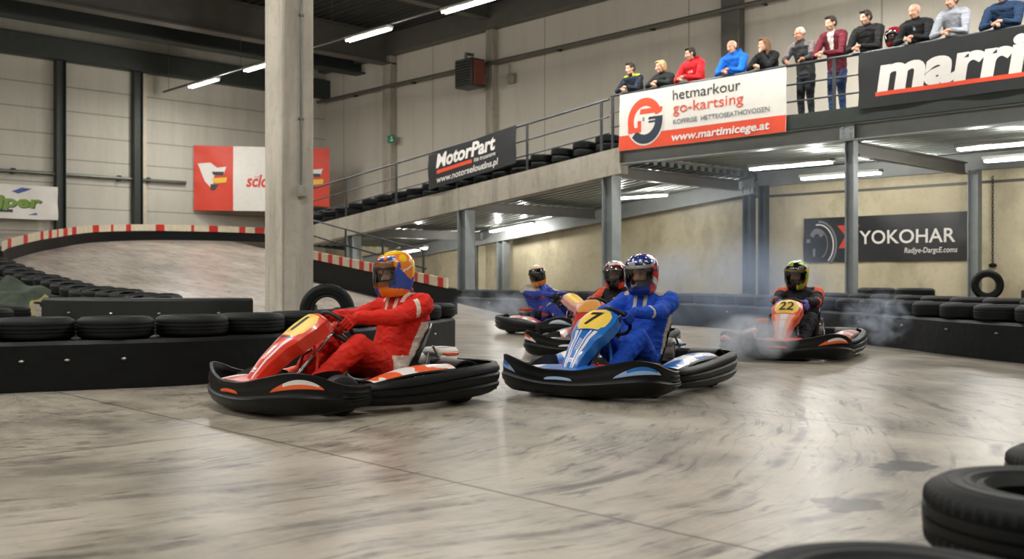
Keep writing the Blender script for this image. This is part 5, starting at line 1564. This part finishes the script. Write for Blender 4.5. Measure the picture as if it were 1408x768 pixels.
GRED = cloth('glove_red', (196, 36, 26), .4); GBLU = cloth('glove_blue', (28, 66, 160), .4); GVIO = cloth('glove_violet', (120, 110, 190), .4)
make_driver(KARTS[0], 'driver in a red and white suit with an orange, yellow and blue helmet', suit_red, [SRED, SWHT], [HBLK, HORA, HYEL, HBLU, HWHT], VCLR, hm_orange, -20, 8, glove=GRED)
make_driver(KARTS[1], 'driver in a blue suit with a red, white and blue helmet, gripping the wheel', suit_blue, [SBLU, SGRY], [HBLK, HWHT, HRED, HNAV], VCLR, hm_usa, -4, 9, 0, glove=GBLU)
make_driver(KARTS[2], 'driver in a black and orange suit with a lime and yellow helmet amid the smoke', suit_black, [SBLK, SORG, SBLK], [HBLK, HGRN, HBLK, HWHT, HORA, HYEL], VSMK, hm_lime, -14, 10, -4, glove=GVIO, lean=-.09)
make_driver(KARTS[3], 'driver in black with a white and red helmet, behind the blue driver\'s helmet', suit_plainblack, [SBLK, SORG, SBLK], [HBLK, HWHT, HRED, HBLK], VSMK, hm_redwhite, 12, 4)
make_driver(KARTS[4], 'farthest driver in a violet-blue suit with a cream helmet, leaning into the bend', suit_violet, [SPUR, SORG, SGRY], [HBLK, HCRM, HORA, HYEL, HWHT], VDRK, hm_cream, -50, 8, 10, lean=-.25)
# ---------------------------------------------------------------- spectators leaning on the gallery railing
HAIRD, HAIRB, HAIRG, HAIRBL = mt('hair_dark', (42, 32, 26), .7, bs=.4, bscale=160), mt('hair_brown', (110, 78, 52), .7, bs=.4, bscale=160), mt('hair_grey', (176, 170, 162), .7, bs=.4, bscale=160), mt('hair_blonde', (196, 160, 110), .7, bs=.4, bscale=160)
YR = DK + 0.06
def spectator(label, px, py, top, trs, hair=None, hmode='short', yaw=-20, pitch=10, arms='fold', skin=None, tfn=None, hood=False, glasses=False, back=0.40, child=False, hand=0.0, bulk=1.0, tw=0.0):
    bulk *= 1.08
    X = onY(px, py, YR + .15).x; ztop = onY(px, py, YR + .15).z
    Ht = ztop - zdk; rail = RAILTOP - zdk
    skin = skin or SKIN
    o_loc = (X, YR + back, zdk)
    rx = back                                           # the rail in the figure's own frame
    hip = V((0, 0, .92 * min(1, Ht / 1.72))); sh = V((rx - .25, 0, Ht - .315)); hd = V((rx - .16, 0, Ht - .125)); nk = V((rx - .215, 0, Ht - .24))
    if arms == 'upright': sh = V((rx - .30, 0, Ht - .32)); hd = V((rx - .24, 0, Ht - .125)); nk = V((rx - .275, 0, Ht - .24))
    rot = rotm(yaw, pitch)
    body, jk, tr = MB(), MB(), MB()
    # torso inside and jacket
    n = 7
    hw = [.165, .165, .16, .175, .195, .20, .11]; hdp = [.115, .115, .12, .125, .125, .11, .075]
    cs = [hip.lerp(sh, i / 5) + V((-.03 * sin(pi * i / 5), 0, 0)) for i in range(6)] + [nk + V((-.01, 0, -.03))]
    fwd = (V((0, 1, 0)).cross((sh - hip).normalized())).normalized()
    jk.loft([ellring(c, None, w * bulk, d * bulk, fwd) for c, w, d in zip([hip + V((0, 0, -.06))] + cs[1:], hw, hdp)])
    body.loft([ellring(c, None, w * .8 * bulk, d * .8 * bulk, fwd) for c, w, d in zip(cs, hw, hdp)])
    jk.caps(sh + V((0, -.15, .0)), sh + V((0, .15, .0)), .075 * bulk, .075 * bulk); jk.caps(sh + V((0, 0, .03)), nk, .085, .068)
    body.caps(sh, nk, .07, .055); body.caps(nk, hd + V((-.012, 0, -.03)), .054, .054)
    head_vols(body, hd, rot, 1.10)
    # arms
    for s in (-1, 1):
        S = sh + V((.0, s * .19 * bulk, -.02))
        if arms == 'chin' and s == 1:
            el = V((rx - .06, .17, rail + .06)); wr = hd + rot @ V((.10, .03, -.155)); palm = wr + rot @ V((.0, -.025, .055)); fd = rot @ V((-.1, -.5, .8)); up = rot @ V((1, .2, 0))
        elif arms == 'down':
            el = sh + V((-.05, s * .20, -.27)); wr = sh + V((.08, s * .17, -.46)); palm = wr + V((.03, 0, -.05)); fd = V((.3, 0, -1)); up = V((0, s, 0))
        elif arms == 'wide':
            el = V((rx - .10, s * .28, rail + .10)); wr = V((rx + .0, s * .20, rail + .058)); palm = wr + V((.045, -s * .035, .0)); fd = V((.5, -s * .7, -.3)); up = V((.1, 0, 1))
        else:
            el = V((rx - .05, s * .25 * min(bulk, 1.1), rail + .062)); wr = V((rx + .055, s * .085 + hand, rail + .066 + (.03 if s > 0 else 0))); palm = wr + V((.025, -s * .055, .004)); fd = V((.45, -s * .85, -.10)); up = V((.35, 0, 1))
        jk.caps(S, el, .070 * bulk, .056, 14); jk.caps(el, wr - (wr - el).normalized() * .02, .056, .043, 14)
        body.caps(S, el, .045, .040); body.caps(el, wr, .038, .027)
        hand_fold(body, wr, palm, fd, up, 1.05, s)
    for s in (-1, 1):
        h0 = hip + V((0, s * .085, -.02)); kn = V((.03, s * .10, .50 * hip.z / .92)); an = V((-.03, s * .11, .09))
        tr.caps(h0, kn, .098 * bulk, .072, 14); tr.caps(kn, an, .070, .058, 14)
        body.caps(h0, kn, .06, .045); body.caps(kn, an, .045, .035)
    tr.ell(hip + V((0, 0, -.01)), (.125 * bulk, .172 * bulk, .12))
    if hood:
        for i in range(9):
            t = pi * (.15 + .7 * i / 8) + pi / 2 - pi / 2
            jk.ell(nk + V((-.085 * sin(t) - .02, .125 * cos(t), .015 + .02 * sin(t))), (.05, .05, .055))
    hm_ = headmat(hd, rot, 1.10)
    me = remesh(body, 'spectator_body', [skin, LIPS], .0085, 2, .5, lambda p, nn: hm_(p))
    o = link('person', me); o.location = o_loc; o.rotation_euler = (0, 0, R(-90 + tw)); tag(o, label, 'person', None)
    o['group'] = 'spectators on the gallery'
    face_bits(o, hd, rot, 1.10, glasses)
    tops = top if isinstance(top, list) else [top]
    link('jacket', remesh(jk, 'jacket', tops, .0125, 3, .5, (lambda p, nn: tfn(p, nn, sh, nk)) if tfn else None, 1.0, (.011, 11.0, None)), o)
    link('trousers', remesh(tr, 'trousers', [trs], .014, 3, .5, None, 1.0, (.010, 11.0, None)), o)
    for s in (-1, 1):
        b = MB(); b.caps((-.07, s * .11, .045), (.15, s * .125, .04), .046, .040); b.caps((-.045, s * .11, .10), (-.04, s * .11, .05), .05, .05)
        b.v = [(x, y, max(z, .001)) for x, y, z in b.v]
        link('shoe', remesh(b, 'shoe', [BALAC if not child else WHT], .010, 2), o)
    q = lambda x, y, z: hd + rot @ (V((x, y, z)) * 1.10)
    if hair is not None:
        hb = MB()
        HE = lambda c, r, rt: hb.ell(c, [x * 1.1 for x in r], rt)
        HC = lambda a, c, r0, r1, sg: hb.caps(a, c, r0 * 1.1, r1 * 1.1, sg)
        if hmode in ('short', 'long', 'bun'):
            HE(q(-.022, 0, .055), (.096, .081, .080), rot); HE(q(-.045, 0, .01), (.072, .080, .075), rot)
            HE(q(.045, 0, .103), (.050, .060, .026), rot); 
            for s in (-1, 1): HE(q(.005, s * .070, .045), (.045, .014, .040), rot)
        if hmode == 'long':
            for s in (-1, 1):
                HC(q(-.01, s * .078, .05), q(-.015, s * .088, -.10), .030, .034, 10); HC(q(-.015, s * .088, -.10), q(.0, s * .085, -.17), .034, .02, 10)
            HC(q(-.07, 0, .03), q(-.085, 0, -.14), .065, .055, 10)
        if hmode == 'bun': 
            for s in (-1, 1): HC(q(-.02, s * .074, .04), q(-.03, s * .070, -.06), .024, .022, 10)
            HC(q(-.06, 0, .03), q(-.07, 0, -.06), .06, .05, 10)
        if hmode == 'fringe':       # thinning hair round the sides only
            for s in (-1, 1): HE(q(-.02, s * .068, .02), (.06, .016, .04), rot)
            HE(q(-.072, 0, .015), (.035, .07, .05), rot); HE(q(-.02, 0, .062), (.09, .074, .063), rot)
        link('hair', remesh(hb, 'hair', [hair], .008, 2), o)
    return o, hd, rot
JT = lambda n, c: cloth('cloth_' + n, c, .6, .8, .14, 7)
def yoke(p, nn, sh, nk): return 1 if (p.z > sh.z + .035 and .055 < abs(p.y) < .215) else 0
def chestmark(p, nn, sh, nk): return 1 if (nn.x > .3 and abs(p.z - sh.z + .17) < .018 and abs(p.y) < .07 and int((p.y + 1) * 60) % 3) else 0
def opening(p, nn, sh, nk): return 1 if (nn.x > .2 and abs(p.y) < .03 + max(0, (p.z - sh.z + .30)) * .12 and p.z > sh.z - .30 and abs(p.y) < .09) else 0
def sides(p, nn, sh, nk): return 1 if (p.z > sh.z - .04 and abs(p.y) > .10) or (abs(p.y) > .20 and p.z > sh.z - .20) else 0
JEANS, DARKT = JT('jeans', (52, 74, 112)), JT('dark_trousers', (36, 40, 46))
spectator('spectator in a dark jacket with bright yellow shoulders at the left end of the gallery', 866, 87, [JT('dark_navy', (30, 38, 50)), JT('hi_vis_yellow', (196, 210, 40))], DARKT, HAIRD, 'short', -14, 8, tfn=yoke)
spectator('blonde spectator in a black jacket beside the one with yellow shoulders', 908, 84, JT('black_green', (28, 34, 34)), DARKT, HAIRBL, 'bun', -32, 8)
spectator('spectator with dark hair in a bright red hoodie', 949, 66, [JT('red_hoodie', (206, 30, 38)), WHT], DARKT, HAIRD, 'short', -34, 12, tfn=chestmark, hood=True, bulk=1.06, hand=-.08)
spectator('bald spectator in a bright blue hoodie', 1006, 56, JT('blue_hoodie', (24, 108, 214)), DARKT, None, yaw=-14, pitch=14, hood=True, bulk=1.1)
spectator('spectator with long brown hair in black, hand to the chin', 1050, 53, JT('black_top', (24, 26, 28)), DARKT, HAIRB, 'long', -30, 6, arms='chin')
spectator('grey-haired spectator with glasses and a dark grey sweater, in the railing gap', 1099, 38, [JT('charcoal', (58, 60, 62)), JT('mid_grey', (112, 104, 102))], DARKT, HAIRG, 'fringe', -22, 14, glasses=True, tfn=sides, skin=SKIN2, arms='wide')
spectator('spectator in a maroon jacket and blue jeans, in the railing gap', 1142, 23, [JT('maroon', (96, 28, 40)), JT('pale_shirt', (206, 200, 190))], JEANS, HAIRD, 'short', -22, 12, tfn=opening, hand=-.10)
spectator('spectator with cropped hair and folded hands in black, right of the maroon one', 1190, 15, JT('black_jacket', (26, 26, 28)), DARKT, HAIRD, 'short', -26, 12, bulk=1.1, hand=-.06)
spectator('bald spectator in a black sweater with a small pale mark on the chest', 1257, 6, [JT('black_sweater', (24, 26, 28)), JT('pale_mark', (150, 160, 166))], DARKT, None, yaw=-20, pitch=12, bulk=1.08, tfn=lambda p, nn, sh, nk: 1 if (nn.x > .3 and abs(p.y) < .02 and abs(p.z - sh.z + .10) < .03) else 0)
spectator('spectator in a pale grey sweater with folded hands, near the top right corner', 1308, -9, JT('grey_sweater', (150, 154, 162)), DARKT, HAIRB, 'short', -28, 12)
spectator('spectator in a navy top at the right edge, head cut by the photo top', 1378, -18, JT('navy_top', (26, 50, 78)), DARKT, HAIRD, 'short', -10, 14, bulk=1.12)
o, hd, rot = spectator('small spectator wearing a shiny red helmet, between two in black', 1229, 40, JT('light_grey', (176, 178, 180)), JEANS, None, yaw=-24, pitch=10, child=True, bulk=.78, back=.74, arms='down')
make_helmet(o, hd + V((0, 0, .004)), rot, [HBLK, HP('helmet_dark_red', (150, 26, 36)), HWHT], lambda p, a: 2 if (abs(p.z - .06) < .02 and 0 < a < 1.0) else 1, VSMK)

# ================================================================ TYRE SMOKE
def smoke(label, px, py, yc, rx, ry, rz, dens, seed, col=(0.80, 0.86, 0.95), thr=.40, ns=1.6):
    k = NT('smoke_%d' % seed)
    o = k.obj(); r = k.n('ShaderNodeVectorMath', {0: o}, operation='LENGTH').outputs['Value']
    w = k.n('ShaderNodeTexNoise', {'Vector': k.n('ShaderNodeVectorMath', {0: k.vscale(o, (rx, ry, rz)), 1: (seed * 7.1, seed * 3.3, 0)}, operation='ADD').outputs[0], 'Scale': ns / max(rx, .5) * 1.2, 'Detail': 4.0, 'Roughness': .55, 'Distortion': .6}).outputs[0]
    fall = k.ma('POWER', k.ma('MAXIMUM', k.ma('SUBTRACT', 1.0, k.ma('MULTIPLY', r, r)), 0.0), 1.3)
    d = k.ma('MULTIPLY', k.ma('MULTIPLY', fall, k.step(w, thr, thr + .3)), dens)
    v = k.n('ShaderNodeVolumePrincipled', {'Color': (*col, 1), 'Density': d, 'Anisotropy': 0.2})
    k.t.links.new(v.outputs[0], k.out.inputs['Volume'])
    m = MB().ell((0, 0, 0), (1, 1, 1), None, 24, 14)
    ob = m.obj('tyre_smoke', [k.m]); c = AT(px, py, yc)
    ob.location = (c.x, c.y, max(c.z, rz * .95 + .02)); ob.scale = (rx, ry, rz); ob.rotation_euler = (0, 0, atan2(CX, CY))
    return tag(ob, label, 'smoke', None, 'stuff')
BLUISH = (0.60, 0.74, 1.0)
smoke('white tyre smoke at the left front of the kart with number 22', 1026, 486, 10.45, .56, .40, .27, 11.0, 1)
smoke('bluish tyre smoke trailing to the right of the kart with number 22', 1206, 447, 12.6, .46, .5, .42, 4.4, 2, (.72, .81, .97), .46, 2.4)
smoke('bluish smoke drifting along the long barrier behind the blue driver', 985, 424, 14.3, 2.1, 1.0, .75, 1.0, 3, BLUISH, .36)
smoke('thin blue haze rising before the dark steel columns', 1040, 330, 16.0, 1.7, 1.0, 1.5, .26, 4, BLUISH, .36)
smoke('pale smoke puff at the left of the farthest kart', 678, 442, 17.8, .80, .6, .40, 2.4, 5, (.75, .82, .95))
EXPO = -1.2
# ================================================================ CAMERA, WORLD, VIEW
cam = bpy.data.cameras.new('camera'); co = bpy.data.objects.new('camera', cam); COL.objects.link(co)
co.location = (0, 0, CAMH); co.rotation_euler = (R(90), 0, atan2(CX, CY))
cam.sensor_width = 36.0; cam.lens = FPX / 1408 * 36.0; cam.shift_y = -4.0 / 1408
cam.clip_start = 0.05; cam.clip_end = 200
cam.dof.use_dof = True; cam.dof.focus_distance = 7.6; cam.dof.aperture_fstop = 2.6
SC.camera = co
w = bpy.data.worlds.new('world'); SC.world = w; w.use_nodes = True
w.node_tree.nodes['Background'].inputs[0].default_value = (0.6, 0.65, 0.7, 1); w.node_tree.nodes['Background'].inputs[1].default_value = 0.15
vs = SC.view_settings
SC.display_settings.display_device = 'sRGB'
vs.view_transform = 'Standard'; vs.look = 'None'; vs.exposure = EXPO; vs.gamma = 1.0; vs.use_curve_mapping = False
SC.cycles.max_bounces = 6; SC.cycles.diffuse_bounces = 3; SC.cycles.glossy_bounces = 3; SC.cycles.transparent_max_bounces = 12
SC.cycles.volume_bounces = 1; SC.cycles.use_denoising = True
SC.cycles.sample_clamp_indirect = 6.0; SC.cycles.caustics_reflective = False; SC.cycles.caustics_refractive = False
SC.cycles.volume_step_rate = 2.0
